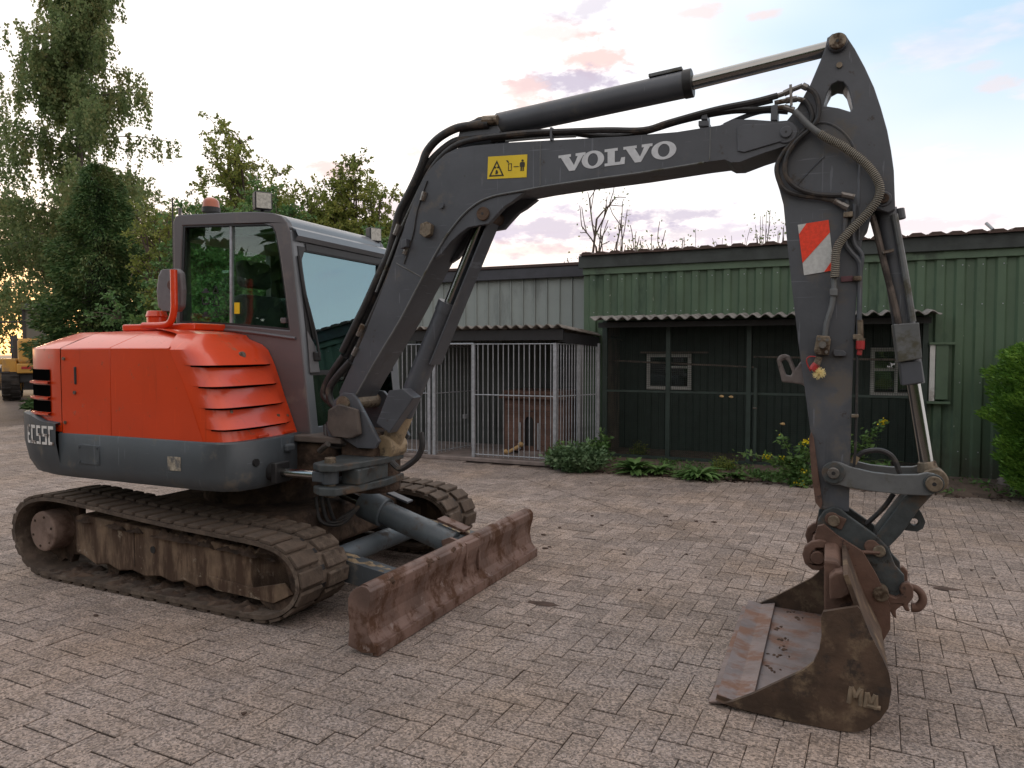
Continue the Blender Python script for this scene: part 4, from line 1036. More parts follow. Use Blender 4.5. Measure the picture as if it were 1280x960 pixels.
# wiper
wp = O("wiper", B().obox(fpt(gl0 + .05, FL * .395, .03), (.014, 0, 0), (0, .03, 0), (0, 0, .03)), BLACK, cab, bevel=.008)
O("wiper_arm", B().tube([fpt(gl0 + .06, FL * .39, .045), fpt(gl0 + .05, FL * .50, .04), fpt(gl0 + .0, FL * .70, .03)], .008, 6, sub=3), BLACK, wp)
O("wiper_blade", B().tube([fpt(gl0 + .055, FL * .48, .022), fpt(gl0 - .0, FL * .70, .024), fpt(gl0 - .015, FL * .885, .022)], .013, 6, sub=3), BLACK, wp)
O("wiper_cover", fslab([(gl0 - .02, sb_), (gl0 + .075, sb_), (gl0 + .06, FL * .44), (gl0 - .01, FL * .52)], .018, .026), MATS["mirror_grey"], wp, bevel=.004)
# interior
seat = O("seat", B().box(-3.95, -3.55, 4.05, 4.50, 1.22, 1.36), SEATF, cab, bevel=.04)
O("backrest", B().obox((-3.93, 4.28, 1.62), (.06, 0, .015), (0, .22, 0), (-.05, 0, .30)), SEATF, seat, bevel=.04)
O("headrest", B().obox((-3.93, 4.20, 2.07), (.05, 0, 0), (0, .15, 0), (-.01, 0, .10)), SEATF, seat, bevel=.04)
O("console", B().prism([(-4.0, 1.3), (-4.0, 1.92), (-3.90, 1.93), (-3.75, 1.80), (-3.55, 1.60), (-3.35, 1.55), (-3.35, 1.3)], 4.52, 4.60), TEAL, cab, bevel=.02)
O("side_console", B().prism([(-3.95, 1.2), (-3.95, 1.50), (-3.45, 1.50), (-3.35, 1.2)], 3.85, 4.0), BLACK, cab, bevel=.02)
O("lever", B().tube([(-3.42, 3.95, 1.48), (-3.38, 3.95, 1.56), (-3.40, 3.95, 1.62)], .014, 8), BLACK, cab)
O("radio_light", B().box(-3.36, -3.33, 3.80, 3.86, 2.22, 2.245), REDCAP, cab)
O("yellow_tag", B().prism([(-3.633,1.829),(-3.588,1.828),(-3.590,1.754),(-3.635,1.755)], CY0 + .017, CY0 + .02), YELLOW, cab)
# pictograms on the side window
pic = B()
for k, zc_ in enumerate((361, 376.5, 392)):
    pass
icons = [(-3.822,1.898),(-3.796,1.945),(-3.772,1.897),(-3.920,1.901),(-3.854,1.931),(-3.824,1.813),(-3.794,1.881),(-3.767,1.811),(-3.922,1.821),(-3.855,1.872),(-3.826,1.738),(-3.800,1.785),(-3.776,1.737),(-3.924,1.740),(-3.857,1.776)]
for k in range(3):
    a_, b_, c_, d_, e_ = icons[k * 5:k * 5 + 5]; th_ = .006
    for p, q in ((a_, b_), (b_, c_), (c_, a_)):
        pic.bar((p[0], CY0 + .0195, p[1]), (q[0], CY0 + .0195, q[1]), .002, th_, up=(0, 1, 0)) if False else pic.obox((((p[0] + q[0]) / 2), CY0 + .0195, (p[1] + q[1]) / 2), Vector((q[0] - p[0], 0, q[1] - p[1])) / 2, (0, .001, 0), Vector((-(q[1] - p[1]), 0, q[0] - p[0])).normalized() * .0028)
    pic.box(d_[0], e_[0], CY0 + .0185, CY0 + .0205, d_[1], d_[1] + .012)
    if k == 1: pic.box(d_[0], d_[0] + .008, CY0 + .0185, CY0 + .0205, d_[1], e_[1]); pic.box(e_[0] - .008, e_[0], CY0 + .0185, CY0 + .0205, d_[1], e_[1])
    else: pic.ball(((d_[0] + e_[0]) / 2, CY0 + .0195, (d_[1] + e_[1]) / 2 + .004), .02, .001, .012, 10, 6)
O("window_pictograms", pic, BLACK, cab)
# beacon, work lamps, grab rail, aerial
bx = [(-4.033,2.507)][0]
bea = P_("beacon", B().cyl((bx[0], 3.9, bx[1] - .02), (bx[0], 3.9, bx[1] + .012), .062, n=24), BLACK)
O("beacon_dome", B().cyl((bx[0], 3.9, bx[1] + .01), (bx[0], 3.9, bx[1] + .045), .058, .055, n=24).ball((bx[0], 3.9, bx[1] + .045), .055, .055, .04, 20, 8, z0=0.), AMBER, bea, smooth=True)
def lamp(px, y, s, turn):
    x, z = px; l = P_("work_lamp", B().obox((x, y, z), Vector((math.cos(turn), math.sin(turn), 0)) * s * .7, Vector((-math.sin(turn), math.cos(turn), 0)) * s, (0, 0, s * 1.05)), BLACK, bevel=.008)
    c = Vector((x, y, z)) + Vector((math.cos(turn), math.sin(turn), 0)) * s * .71
    O("lamp_lens", B().obox(c, Vector((math.cos(turn), math.sin(turn), 0)) * .004, Vector((-math.sin(turn), math.cos(turn), 0)) * s * .84, (0, 0, s * .9)), LENS, l)
    O("lamp_foot", B().cyl((x, y, z - s * 1.7), (x, y, z - s * .9), .012, n=8), BLACK, l)
lamp([(-3.421,2.482)][0], 3.74, .055, R(-35))
lamp([(-3.216,2.392)][0], 4.70, .05, R(-25))
P_("grab_rail", B().tube([fpt(CY1 - .03, FL - .1, .02), fpt(CY1 - .02, FL - .1, .09), fpt(CY1 - .02, FL * .7, .09), fpt(CY1 - .03, FL * .68, .02)], .013, 8), BLACK, smooth=True)
P_("cab_mirror", B().obox(fpt(CY1 - .16, FL * .80, -.06), (.02, 0, 0), (0, .05, 0), (0, 0, .09)), BLACK, bevel=.015)
ae = [(-4.745,2.566),(-4.784,2.100)]
P_("aerial", B().cyl((ae[0][0], 4.2, 1.8), (ae[0][0], 4.2, ae[0][1] + .14), .006, n=6), BLACK)
ab = [(-4.166,2.490),(-4.167,2.457)]; P_("roof_stud", B().cyl((ab[1][0], 3.75, ab[1][1] - .01), (ab[0][0], 3.75, ab[0][1] + .01), .012, n=10), CABG)


# --- swing post, platform, swing cylinder
P_("front_platform", B().box(-3.10, -2.70, 3.58, 4.3, .945, .985), RUBFLAP, bevel=.008)
P_("frame_nose", B().box(-3.10, -2.78, 3.62, 4.2, .72, .94), MUDDY, bevel=.02)
sp_ = [(-2.756,1.211),(-2.696,1.256),(-2.626,1.252),(-2.592,1.220),(-2.436,0.973),(-2.470,0.929),(-2.596,0.927),(-2.700,0.980),(-2.795,0.975),(-2.824,1.037)]
post_ = P_("swing_post", B().cyl((-2.60, 3.80, .64), (-2.60, 3.80, .93), .155, n=32), MUDDY, bevel=.02)
for y in (3.60, 3.93): O("side_plate", B().prism(sp_, y, y + .028), GREY, post_, bevel=.005)
O("web", B().box(-2.74, -2.50, 3.63, 3.93, .86, 1.02), MUDDY, post_, bevel=.02)
gt = [(-2.783,1.153),(-2.706,1.189),(-2.567,1.160),(-2.546,1.013),(-2.615,0.986),(-2.755,0.994),(-2.790,1.041)]; O("rubber_gaiter", B().prism(gt, 3.565, 3.598), RUBFLAP, post_, bevel=.012)
O("foot_pin", B().cyl((sp_[2][0] - .06, 3.585, sp_[2][1] - .06), (sp_[2][0] - .06, 3.975, sp_[2][1] - .06), .045, n=18), PIN, post_)
lugp = [(-2.68, 3.30), (-2.60, 3.25), (-2.50, 3.27), (-2.46, 3.42), (-2.42, 3.64), (-2.44, 3.88), (-2.68, 3.92), (-2.76, 3.7), (-2.70, 3.48)]
O("swing_lug", B().prism(lugp, .835, .875, axis='z'), COUPLER, post_, bevel=.008)
O("swing_lug", B().prism(lugp, .70, .745, axis='z'), COUPLER, post_, bevel=.008)
O("lug_web", B().box(-2.56, -2.44, 3.40, 3.7, .745, .835), COUPLER, post_, bevel=.008)
O("lug_pin", B().cyl((-2.59, 3.34, .68), (-2.59, 3.34, .905), .032, n=16), MATS["greasy_pin"], post_, bevel=.004)
sc = P_("swing_cylinder", B().cyl((-3.12, 3.33, .80), (-2.93, 3.33, .80), .056, n=20).box(-2.96, -2.92, 3.27, 3.39, .74, .86), BLACK, smooth=True, bevel=.006)
O("rod", B().cyl((-2.94, 3.33, .80), (-2.66, 3.335, .80), .027, n=16), CHROME, sc, smooth=True)
O("rod_eye", B().cyl((-2.59, 3.34, .755), (-2.59, 3.34, .83), .048, n=16).box(-2.69, -2.60, 3.30, 3.38, .765, .825), SKIRT, sc, bevel=.006)
hz_ = [(-2.90, 3.70, 1.04), (-2.84, 3.64, .95), (-2.76, 3.64, .92), (-2.66, 3.70, .95)]
for k in range(4):
    P_("hose", B().tube([(p[0] + .03 * k, p[1] - .012 * (k % 2), p[2] + .02 * k) for p in hz_], .016, 8), HOSE, smooth=True)
P_("hose_fitting", B().cyl((-2.84, 3.56, .90), (-2.76, 3.54, .95), .018, n=8), STEEL)
lp = [(-2.361,3.620,0.852),(-2.306,3.620,0.817),(-2.240,3.620,0.850),(-2.181,3.620,0.900),(-2.154,3.620,0.966),(-2.164,3.620,1.040)]; P_("hose", B().tube(lp, .018, 8), HOSE, smooth=True)

# --- boom
bo = [(-2.765,1.256),(-2.668,1.428),(-2.567,1.626),(-2.468,1.824),(-2.374,2.023),(-2.282,2.245),(-2.211,2.400),(-2.173,2.465),(-2.136,2.525),(-2.078,2.577),(-2.016,2.618),(-1.949,2.639),(-1.849,2.644),(-1.607,2.636),(-1.242,2.612),(-0.986,2.595),(-0.719,2.585),(-0.588,2.590),(-0.513,2.592),(-0.472,2.604),(-0.446,2.612),(-0.358,2.599),(-0.258,2.579),(-0.213,2.577),(-0.185,2.565),(-0.163,2.540),(-0.156,2.514),(-0.170,2.486),(-0.221,2.459),(-0.327,2.434),(-0.418,2.407),(-0.462,2.410),(-0.488,2.426),(-0.586,2.423),(-0.902,2.404),(-1.241,2.392),(-1.443,2.381),(-1.564,2.370),(-1.674,2.363),(-1.746,2.351),(-1.820,2.327),(-1.895,2.280),(-1.961,2.218),(-2.028,2.141),(-2.107,2.028),(-2.215,1.863),(-2.325,1.689),(-2.494,1.454),(-2.582,1.333),(-2.665,1.205),(-2.707,1.169),(-2.754,1.187)]
boom = P_("boom", B().prism(bo, BY0, BY1), GREY, bevel=.006)
ear = [(-1.536,2.363),(-1.607,2.318),(-1.654,2.296),(-1.703,2.252),(-1.746,2.211),(-1.801,2.206),(-1.875,2.198),(-1.931,2.166),(-1.990,2.121),(-2.050,2.057),(-2.097,2.032),(-2.054,2.111),(-1.977,2.214),(-1.910,2.281),(-1.835,2.332),(-1.746,2.360),(-1.654,2.369)]
for y in (3.664, 3.86): O("cylinder_ear", B().prism(ear, y, y + .036), GREY, boom, bevel=.004)
fl_ = [(-2.663,3.658,1.205),(-2.493,3.658,1.454),(-2.323,3.658,1.689),(-2.213,3.658,1.863),(-2.106,3.658,2.028),(-2.027,3.658,2.141),(-1.960,3.658,2.217),(-1.894,3.658,2.279),(-1.819,3.658,2.326),(-1.745,3.658,2.351),(-1.673,3.658,2.362),(-1.563,3.658,2.370),(-1.442,3.658,2.380),(-1.240,3.658,2.391),(-0.901,3.658,2.403),(-0.586,3.658,2.422)]
O("flange_edge", B().tube(fl_, .006, 6, sub=3), LINKG, boom, smooth=True)
for a in ("a", "b", "c"): pass
for q in ([(-1.441,3.660,2.621),(-1.443,3.660,2.389)], [(-0.558,3.660,2.585),(-0.560,3.660,2.432)], [(-2.349,3.660,2.021),(-2.171,3.660,1.930)]):
    O("weld_seam", B().tube(q, .0035, 6, sub=1), LINKG, boom)
tp_ = [(-0.434,2.568),(-0.401,2.579),(-0.230,2.565),(-0.188,2.545),(-0.173,2.514),(-0.187,2.490),(-0.399,2.449),(-0.429,2.458)]
O("tip_plate", B().prism(tp_, 3.651, 3.662), GREY, boom, bevel=.003)
def pin(par, px, y0, y1, r, mat=PIN, boss=None, name="pin"):
    x, z = px
    if boss: 
        q = O("boss", B().cyl((x, y0 + .012, z), (x, y1 - .012, z), boss, n=28), par[1] if isinstance(par, tuple) else GREY, par[0] if isinstance(par, tuple) else par, bevel=.005)
    q = O(name, B().cyl((x, y0, z), (x, y1, z), r, n=22), mat, par[0] if isinstance(par, tuple) else par, bevel=.004)
    O("grease_hole", B().cyl((x, y0 - .001, z), (x, y0 + .002, z), r * .2, n=8), BLACK, par[0] if isinstance(par, tuple) else par)
pin(boom, [(-0.213,2.520)][0], 3.640, 3.92, .027, GREY, .050)
pin(boom, [(-1.781,2.265)][0], 3.650, 3.91, .038, MATS["muddy_steel"])
for q in [(-2.038,2.329),(-2.168,2.403)]: O("bolt", B().cyl((q[0], 3.645, q[1]), (q[0], 3.66, q[1]), .016, n=8), GREY, boom)
cb_ = [(-2.161,2.231),(-2.119,2.241),(-2.088,2.221),(-2.098,2.168),(-2.135,2.152),(-2.167,2.176)]; O("hose_clamp_plate", B().prism(cb_, 3.62, 3.66), PIN, boom, bevel=.004)
cc = [(-2.285,2.147),(-2.253,2.154),(-2.253,2.108),(-2.291,2.097)]; O("hose_clamp", B().prism(cc, 3.62, 3.66), GREY, boom, bevel=.004)
# top brackets of the stick cylinder
bk = [(-1.982,2.663),(-1.950,2.763),(-1.899,2.797),(-1.849,2.809),(-1.784,2.805),(-1.729,2.780),(-1.700,2.720),(-1.739,2.645)]
for y in (3.71, 3.83): O("cylinder_ear", B().prism(bk, y, y + .028), GREY, boom, bevel=.004)
# sticker and lettering
stk = [(-1.749,2.573),(-1.516,2.561),(-1.521,2.440),(-1.754,2.452)]
O("warning_sticker", B().prism(stk, 3.6575, 3.6598), YELLOW, boom)
def quad_map(q, u, v):       # u,v in 0..1, q = tl,tr,br,bl
    a = lerp(q[0], q[1], u); b_ = lerp(q[3], q[2], u); return lerp(b_, a, v)
def decal(segs, quad, y, mat, name, par, W=1., H=1.):
    dcl = B()
    for poly, holes in segs:
        dcl.prism([quad_map(quad, p[0] / W, p[1] / H) for p in poly], y - .0012, y, holes=[[quad_map(quad, p[0] / W, p[1] / H) for p in h] for h in holes])
    return O(name, dcl, mat, par)
sg = [([(2, 3), (21, 3), (11.5, 23)], [[(4.6, 4.6), (18.4, 4.6), (11.5, 19.5)]]), ([(8.5, 13), (11, 13), (11, 15), (8.5, 15)], []), ([(12, 13), (14.6, 13), (14.6, 15), (12, 15)], []),
      ([(10, 6), (12.6, 5.6), (13.6, 8), (12, 11), (10.6, 10.4)], []), ([(33, 13.2), (39, 13.2), (39, 14.2), (33, 14.2)], []),
      ([(41.5, 8), (43, 8), (43.2, 13), (43.8, 13), (44, 8), (45.4, 8), (45.6, 13), (46.4, 13.2), (46.6, 18), (45.4, 19), (41.6, 19), (40.4, 18), (40.4, 13.2), (41.4, 13)], []),
      (circ(43.5, 20.8, 1.4, 10), []),
      ([(26, 9), (30.4, 9), (30.4, 18), (26, 18)], [[(26.8, 9.8), (29.6, 9.8), (29.6, 17.2), (26.8, 17.2)]]), ([(23, 22), (25.4, 22), (27, 19), (26, 18.4), (24, 20.6)], [])]
decal(sg, stk, 3.6572, INK, "sticker_pictogram", boom, 49, 28)
vq = [(-1.338,2.535),(-0.718,2.545),(-0.717,2.461),(-1.338,2.448)]
def shift(pl, dx): return [(p[0] + dx, p[1]) for p in pl]
def ell(cx, rx, cy, ry): return [(cx + rx * math.cos(2 * math.pi * i / 28), cy + ry * math.sin(2 * math.pi * i / 28)) for i in range(28)]
Vg = [(0, 20), (16.5, 20), (16.5, 16.8), (14, 16.8), (20.5, 6.2), (25.4, 16.8), (22.6, 16.8), (22.6, 20), (35.5, 20), (35.5, 16.8), (32.6, 16.8), (21.6, 0), (14.2, 0), (3.2, 16.8), (0, 16.8)]
Lg = [(0, 20), (16.5, 20), (16.5, 16.8), (12.8, 16.8), (12.8, 3.4), (19.4, 3.4), (21, 8.2), (25.6, 8.2), (25, 0), (0, 0), (0, 3.3), (3.8, 3.3), (3.8, 16.8), (0, 16.8)]
lets = [(Vg, []), (ell(45, 14.4, 10, 10.6), [ell(45, 6.6, 10, 7.6)]), (shift(Lg, 60), []), (shift(Vg, 83.5), []), (ell(132.5, 14.8, 10, 10.6), [ell(132.5, 7., 10, 7.6)])]
decal(lets, vq, 3.6588, WHITE, "maker_lettering", boom, 148, 20)

# --- boom cylinder
q = [(-1.829,3.780,2.291),(-2.065,3.780,1.778),(-2.470,3.780,0.941),(-2.494,3.780,0.901),(-1.799,3.780,2.284)]; K = Vector(q[0]); T = Vector(q[1]); L0 = Vector(q[2]); ax = (L0 - K).normalized()
bc = P_("boom_cylinder", B().cyl(T, L0 - ax * .2, .062, n=26), GREY, smooth=True, bevel=.004)
O("cylinder_head", B().cyl(T - ax * .012, T + ax * .05, .067, n=26), GREY, bc, smooth=True)
O("rod", B().cyl(K, T, .031, n=18), CHROME, bc, smooth=True)
O("worn_base", B().cyl(L0 - ax * .2, L0, .064, n=26), YMUD, bc, smooth=True)
O("base_eye", B().cyl(L0 + ax * .02 + Vector((0, -.09, 0)), L0 + ax * .02 + Vector((0, .09, 0)), .075, n=20), YMUD, bc, bevel=.01)
O("rod_eye", B().cyl(K + Vector((0, -.075, 0)), K + Vector((0, .075, 0)), .062, n=20), GREY, bc, bevel=.006)
pn = Vector((-ax.z, 0, ax.x)); pn = pn if pn.x > 0 else -pn
gl_ = ([(-2.109,3.780,1.426)][0]); GL = (Vector(gl_) - K).dot(ax)
O("rod_guard", B().obox(K + ax * (GL / 2 + .0) + pn * .074, ax * (GL / 2 + .02), (0, .068, 0), pn * .006).obox(K + ax * (GL / 2) + pn * .045 + Vector((0, .064, 0)), ax * (GL / 2), (0, .005, 0), pn * .03), GREY, bc, bevel=.004)
bx_ = [(-2.366,1.277),(-2.268,1.288),(-2.198,1.239),(-2.369,1.024),(-2.457,1.081)]; O("base_cover", B().prism(bx_, 3.60, 3.69), GREY, post_, bevel=.006)
pb_ = [(-2.434,3.585,1.267),(-2.338,3.585,0.914)][0]

# --- stick (dipper arm)
ao = [(-0.045,2.936),(-0.025,2.951),(-0.002,2.952),(0.018,2.945),(0.035,2.932),(0.071,2.869),(0.113,2.781),(0.152,2.687),(0.181,2.594),(0.209,2.489),(0.226,2.399),(0.239,2.309),(0.244,2.214),(0.248,2.136),(0.219,2.124),(0.187,2.140),(0.171,2.149),(0.152,2.118),(0.142,2.065),(0.124,2.038),(0.115,2.006),(0.107,1.898),(0.097,1.720),(0.093,1.574),(0.088,1.328),(0.087,1.032),(0.085,0.760),(-0.035,0.761),(-0.056,0.793),(-0.072,0.936),(-0.086,1.125),(-0.117,1.343),(-0.145,1.539),(-0.178,1.803),(-0.202,2.010),(-0.222,2.195),(-0.241,2.267),(-0.256,2.314),(-0.259,2.355),(-0.250,2.388),(-0.236,2.412),(-0.214,2.584),(-0.166,2.641),(-0.113,2.739),(-0.070,2.845),(-0.054,2.889)]
ah = [(-0.056,2.633),(-0.041,2.689),(-0.024,2.723),(0.002,2.735),(0.026,2.728),(0.044,2.702),(0.060,2.646),(0.067,2.606),(0.058,2.591),(0.008,2.614)]
arm = P_("dipper_arm", B().prism(ao, AY0, AY1, holes=[ah]), ARMG, bevel=.006)
pin((arm, ARMG), [(-0.002,2.904)][0], 3.655, 3.905, .036, PIN, .042)
pin((arm, ARMG), [(0.200,2.187)][0], 3.67, 3.89, .022, MATS["muddy_steel"], .034)
x_ = [(0.008,2.804)][0]; O("bolt", B().cyl((x_[0], 3.68, x_[1]), (x_[0], 3.69, x_[1]), .013, n=10), PIN, arm)
O("weld_ridge", B().tube([(-0.086,3.690,2.557),(-0.038,3.690,2.551),(0.016,3.690,2.516),(0.064,3.690,2.453),(0.092,3.690,2.371),(0.100,3.690,2.262),(0.102,3.690,2.010)], .0055, 6, sub=4), ARMG, arm, smooth=True)
O("weld_ridge", B().tube([(-0.049,3.690,2.400),(-0.110,3.690,2.340),(-0.164,3.690,2.279)], .0045, 6, sub=3), ARMG, arm, smooth=True)
O("end_disc", B().cyl(*[(p[0], yy, p[1]) for yy in (3.70, 3.86) for p in [[(-0.014,2.526)][0]]], .085, n=30), ARMG, arm)
ws = [(-0.092,1.096),(-0.082,1.127),(-0.071,1.097),(-0.028,0.792),(-0.035,0.765),(-0.059,0.797),(-0.079,0.939)]; O("wear_strip", B().prism(ws, 3.672, 3.688), EAR, arm, bevel=.003)
rf = [(-0.157,2.096),(-0.025,2.109),(0.002,1.877),(-0.126,1.860)]
O("reflector_plate", B().prism(rf, 3.6862, 3.6898), REFWHT, arm)
decal([([(11, 64), (38.5, 64), (38.5, 48), (.01, 15.5), (.01, 52)], []), ([(26, 0), (38.5, 0), (38.5, 13.8)], [])], rf, 3.6858, REFRED, "red_stripe", arm, 38.5, 64)
lh = [(-0.246,1.463),(-0.231,1.486),(-0.206,1.491),(-0.185,1.482),(-0.170,1.448),(-0.159,1.421),(-0.134,1.459),(-0.110,1.471),(-0.100,1.312),(-0.126,1.345),(-0.172,1.352),(-0.219,1.355),(-0.230,1.401)]
lhh = [(-0.224,1.455),(-0.206,1.467),(-0.191,1.451),(-0.173,1.402),(-0.180,1.386),(-0.201,1.390)]
O("lifting_hook", B().prism(lh, 3.745, 3.785, holes=[lhh]), HOOKST, arm, bevel=.01)
# valve block, couplings, plugs on the arm
vb = [(-0.065,1.578),(-0.011,1.574),(-0.005,1.556),(-0.013,1.486),(-0.070,1.490),(-0.076,1.508)]; v_ = O("valve_block", B().prism(vb, 3.63, 3.69), PIN, arm, bevel=.004)
for p in [(-0.054,1.560),(-0.021,1.556),(-0.060,1.505),(-0.023,1.501)]: O("bolt", B().cyl((p[0], 3.622, p[1]), (p[0], 3.63, p[1]), .008, n=6), STEEL, arm)
for p in [(-0.040,1.534)]: O("valve_cap", B().cyl((p[0], 3.618, p[1]), (p[0], 3.63, p[1]), .016, n=12), STEEL, arm)
hbk = [(0.007,1.512),(0.047,1.508),(0.061,1.497),(0.058,1.483),(0.011,1.483),(0.004,1.497)]; O("hose_bracket", B().prism(hbk, 3.66, 3.69), ARMG, arm, bevel=.003)
rk = [(-0.053,3.640,1.479),(-0.063,3.640,1.446),(-0.083,3.640,1.416)]; O("coupling", B().cyl(rk[0], rk[1], .016, n=12), PIN, arm)
O("red_plug", B().cyl(rk[1], rk[2], .018, n=12), REDCAP, arm, bevel=.004)
O("red_strap", B().tube([(-0.089,3.640,1.412),(-0.107,3.640,1.457),(-0.097,3.640,1.479),(-0.067,3.640,1.479)], .003, 6), REDCAP, arm)
fy = B(); fc = Vector([(-0.053,3.635,1.405)][0])
for _ in range(260):
    d_ = Vector((random.gauss(0, 1), random.gauss(0, .6), random.gauss(0, 1))).normalized() * random.uniform(.008, .034)
    fy.bar(fc + d_ * .1, fc + d_, .0018, .0018)
O("frayed_rope_tuft", fy, M("yellow_rope_fibre", (.78, .66, .34), .9, var=.2), arm, kind='stuff', fix=False)
pl = [(0.031,1.847),(0.081,1.849),(0.081,1.824),(0.032,1.822)]; O("red_tag_plate", B().prism(pl, 3.68, 3.6895), M("dull_red_tag", (.12, .05, .06), .6), arm, bevel=.002)
sq = [(0.114,3.670,1.646),(0.118,3.670,1.563),(0.117,3.670,1.512),(0.114,3.670,1.486)]
O("coupling", B().cyl(sq[0], sq[1], .013, n=12).cyl(sq[1], Vector(sq[1]).lerp(Vector(sq[2]), .2), .02, n=12), PIN, arm)
O("red_plug", B().cyl(sq[1], sq[2], .019, n=12).cyl(sq[2], sq[3], .011, n=10), REDCAP, arm, bevel=.004)
# rigid tubes and clamps on the arm
def tb(name, pts, r, mat=GREY, par=arm, n=8, sub=5): return O(name, B().tube(pts, r, n, sub=sub), mat, par, smooth=True)
tb("oil_tube", [(0.052,3.675,2.192),(0.047,3.675,2.113),(0.045,3.675,2.011),(0.066,3.675,1.963),(0.103,3.675,1.914),(0.110,3.675,1.863),(0.111,3.675,1.646)], .011, ARMG)
tb("hose", [(0.110,3.680,1.647),(0.106,3.680,1.501),(0.107,3.680,1.281),(0.106,3.680,1.061),(0.101,3.680,0.968)], .006, HOSE)
tb("oil_tube", [(0.082,3.675,2.171),(0.077,3.675,2.046),(0.085,3.675,1.991),(0.115,3.675,1.942),(0.116,3.675,1.899),(0.111,3.675,1.845),(0.109,3.675,1.574)], .010, ARMG)
tb("oil_tube", [(0.003,3.660,1.845),(0.002,3.660,1.772),(-0.006,3.660,1.706),(-0.025,3.660,1.633),(-0.031,3.660,1.575)], .013, LINKG)
cq = [(-0.015,1.790),(0.019,1.789),(0.019,1.756),(-0.014,1.758)]; O("tube_clamp", B().prism(cq, 3.64, 3.69), LINKG, arm, bevel=.004)
for s_ in ([(0.036,2.133),(0.075,2.137),(0.076,2.112),(0.036,2.111)], [(0.086,1.581),(0.119,1.581),(0.119,1.559),(0.086,1.559)], [(0.081,1.845),(0.117,1.844),(0.117,1.822),(0.081,1.824)], [(0.086,1.216),(0.116,1.217),(0.116,1.203),(0.086,1.202)]):
    O("tube_clamp", B().prism(s_, 3.655, 3.69), PIN, arm, bevel=.003)
hf = [(0.025,3.660,2.216),(0.081,3.660,2.199)]; O("hose_fitting", B().cyl(hf[0], hf[1], .014, n=8), STEEL, arm)
hf = [(-0.002,3.660,2.190),(0.029,3.660,2.169),(0.055,3.660,2.153)]; O("hose_fitting", B().cyl(hf[0], hf[1], .013, n=8).cyl(hf[1], hf[2], .016, n=8), STEEL, arm)
tb("hose", [(-0.125,3.655,2.711),(-0.094,3.655,2.685),(-0.076,3.655,2.633),(-0.079,3.655,2.568),(-0.112,3.655,2.522),(-0.166,3.655,2.477),(-0.203,3.655,2.423),(-0.216,3.655,2.365),(-0.205,3.655,2.312),(-0.162,3.655,2.261),(-0.093,3.655,2.229),(-0.025,3.655,2.216),(0.028,3.655,2.211)], .0115, HOSE, ex)
tb("hose", [(-0.135,3.665,2.662),(-0.114,3.665,2.626),(-0.103,3.665,2.574),(-0.132,3.665,2.527),(-0.194,3.665,2.468),(-0.242,3.665,2.400),(-0.251,3.665,2.341),(-0.219,3.665,2.264),(-0.148,3.665,2.228),(-0.066,3.665,2.210),(0.002,3.665,2.190)], .0115, HOSE, ex)
# spiral guarded hose
sp3 = [(-0.178,3.645,2.610),(-0.153,3.645,2.582),(-0.115,3.645,2.537),(-0.070,3.645,2.496),(-0.030,3.645,2.466),(0.024,3.645,2.431),(0.070,3.645,2.391),(0.116,3.645,2.347),(0.149,3.645,2.305),(0.173,3.645,2.260),(0.183,3.645,2.217),(0.171,3.645,2.172),(0.146,3.645,2.136),(0.115,3.645,2.099),(0.064,3.645,2.046),(0.025,3.645,1.998),(0.009,3.645,1.955),(0.007,3.645,1.901),(0.005,3.645,1.840)]
sh = tb("spiral_guarded_hose", sp3[3:], .0165, HOSE, ex, 10)
tb("hose_end", sp3[:4], .0150, LINKG, sh, 10)
# the guard itself: a helix
def resample(pts, n):
    bb = B(); V = [Vector(p) for p in pts]; q = []
    for i in range(len(V) - 1):
        p0 = V[max(i - 1, 0)]; p1 = V[i]; p2 = V[i + 1]; p3 = V[min(i + 2, len(V) - 1)]
        for k in range(20):
            t = k / 20; q.append(.5 * ((2 * p1) + (p2 - p0) * t + (2 * p0 - 5 * p1 + 4 * p2 - p3) * t * t + (3 * p1 - p0 - 3 * p2 + p3) * t ** 3))
    q.append(V[-1]); d = [0]
    for i in range(1, len(q)): d.append(d[-1] + (q[i] - q[i - 1]).length)
    return [Vector([np.interp(s, d, [p[c] for p in q]) for c in range(3)]) for s in np.linspace(0, d[-1], n)], d[-1]
cl_, tot = resample(sp3[3:], 900); hel = []
for i, p in enumerate(cl_):
    d_ = (cl_[min(i + 1, 899)] - cl_[max(i - 1, 0)]).normalized(); u_ = Vector((0, 1, 0)); u_ = (u_ - d_ * u_.dot(d_)).normalized(); v_ = d_.cross(u_)
    a = i / 899 * tot / .0085 * 2 * math.pi; hel.append(p + (u_ * math.cos(a) + v_ * math.sin(a)) * .0175)
O("guard_spiral", B().tube(hel, .0028, 4, sub=1), M("pale_spiral_guard", (.22, .20, .16), .6), sh, fix=False)
# boom-top hoses
tb("hose", [(-1.765,3.700,2.765),(-1.869,3.700,2.769),(-1.975,3.700,2.764),(-2.084,3.700,2.723),(-2.159,3.700,2.659),(-2.196,3.700,2.581),(-2.240,3.700,2.498),(-2.306,3.700,2.392),(-2.351,3.700,2.321),(-2.385,3.700,2.211),(-2.425,3.700,2.082),(-2.494,3.700,1.966),(-2.594,3.700,1.787),(-2.683,3.700,1.643),(-2.768,3.700,1.501)], .0235, HOSE, ex, 10)
tb("hose", [(-1.735,3.730,2.695),(-1.884,3.730,2.703),(-1.997,3.730,2.698),(-2.102,3.730,2.642),(-2.182,3.730,2.572),(-2.247,3.730,2.477),(-2.308,3.730,2.370),(-2.353,3.730,2.275),(-2.399,3.730,2.141),(-2.457,3.730,2.011),(-2.562,3.730,1.832),(-2.657,3.730,1.658),(-2.767,3.730,1.472),(-2.816,3.730,1.376)], .0255, HOSE, ex, 10)
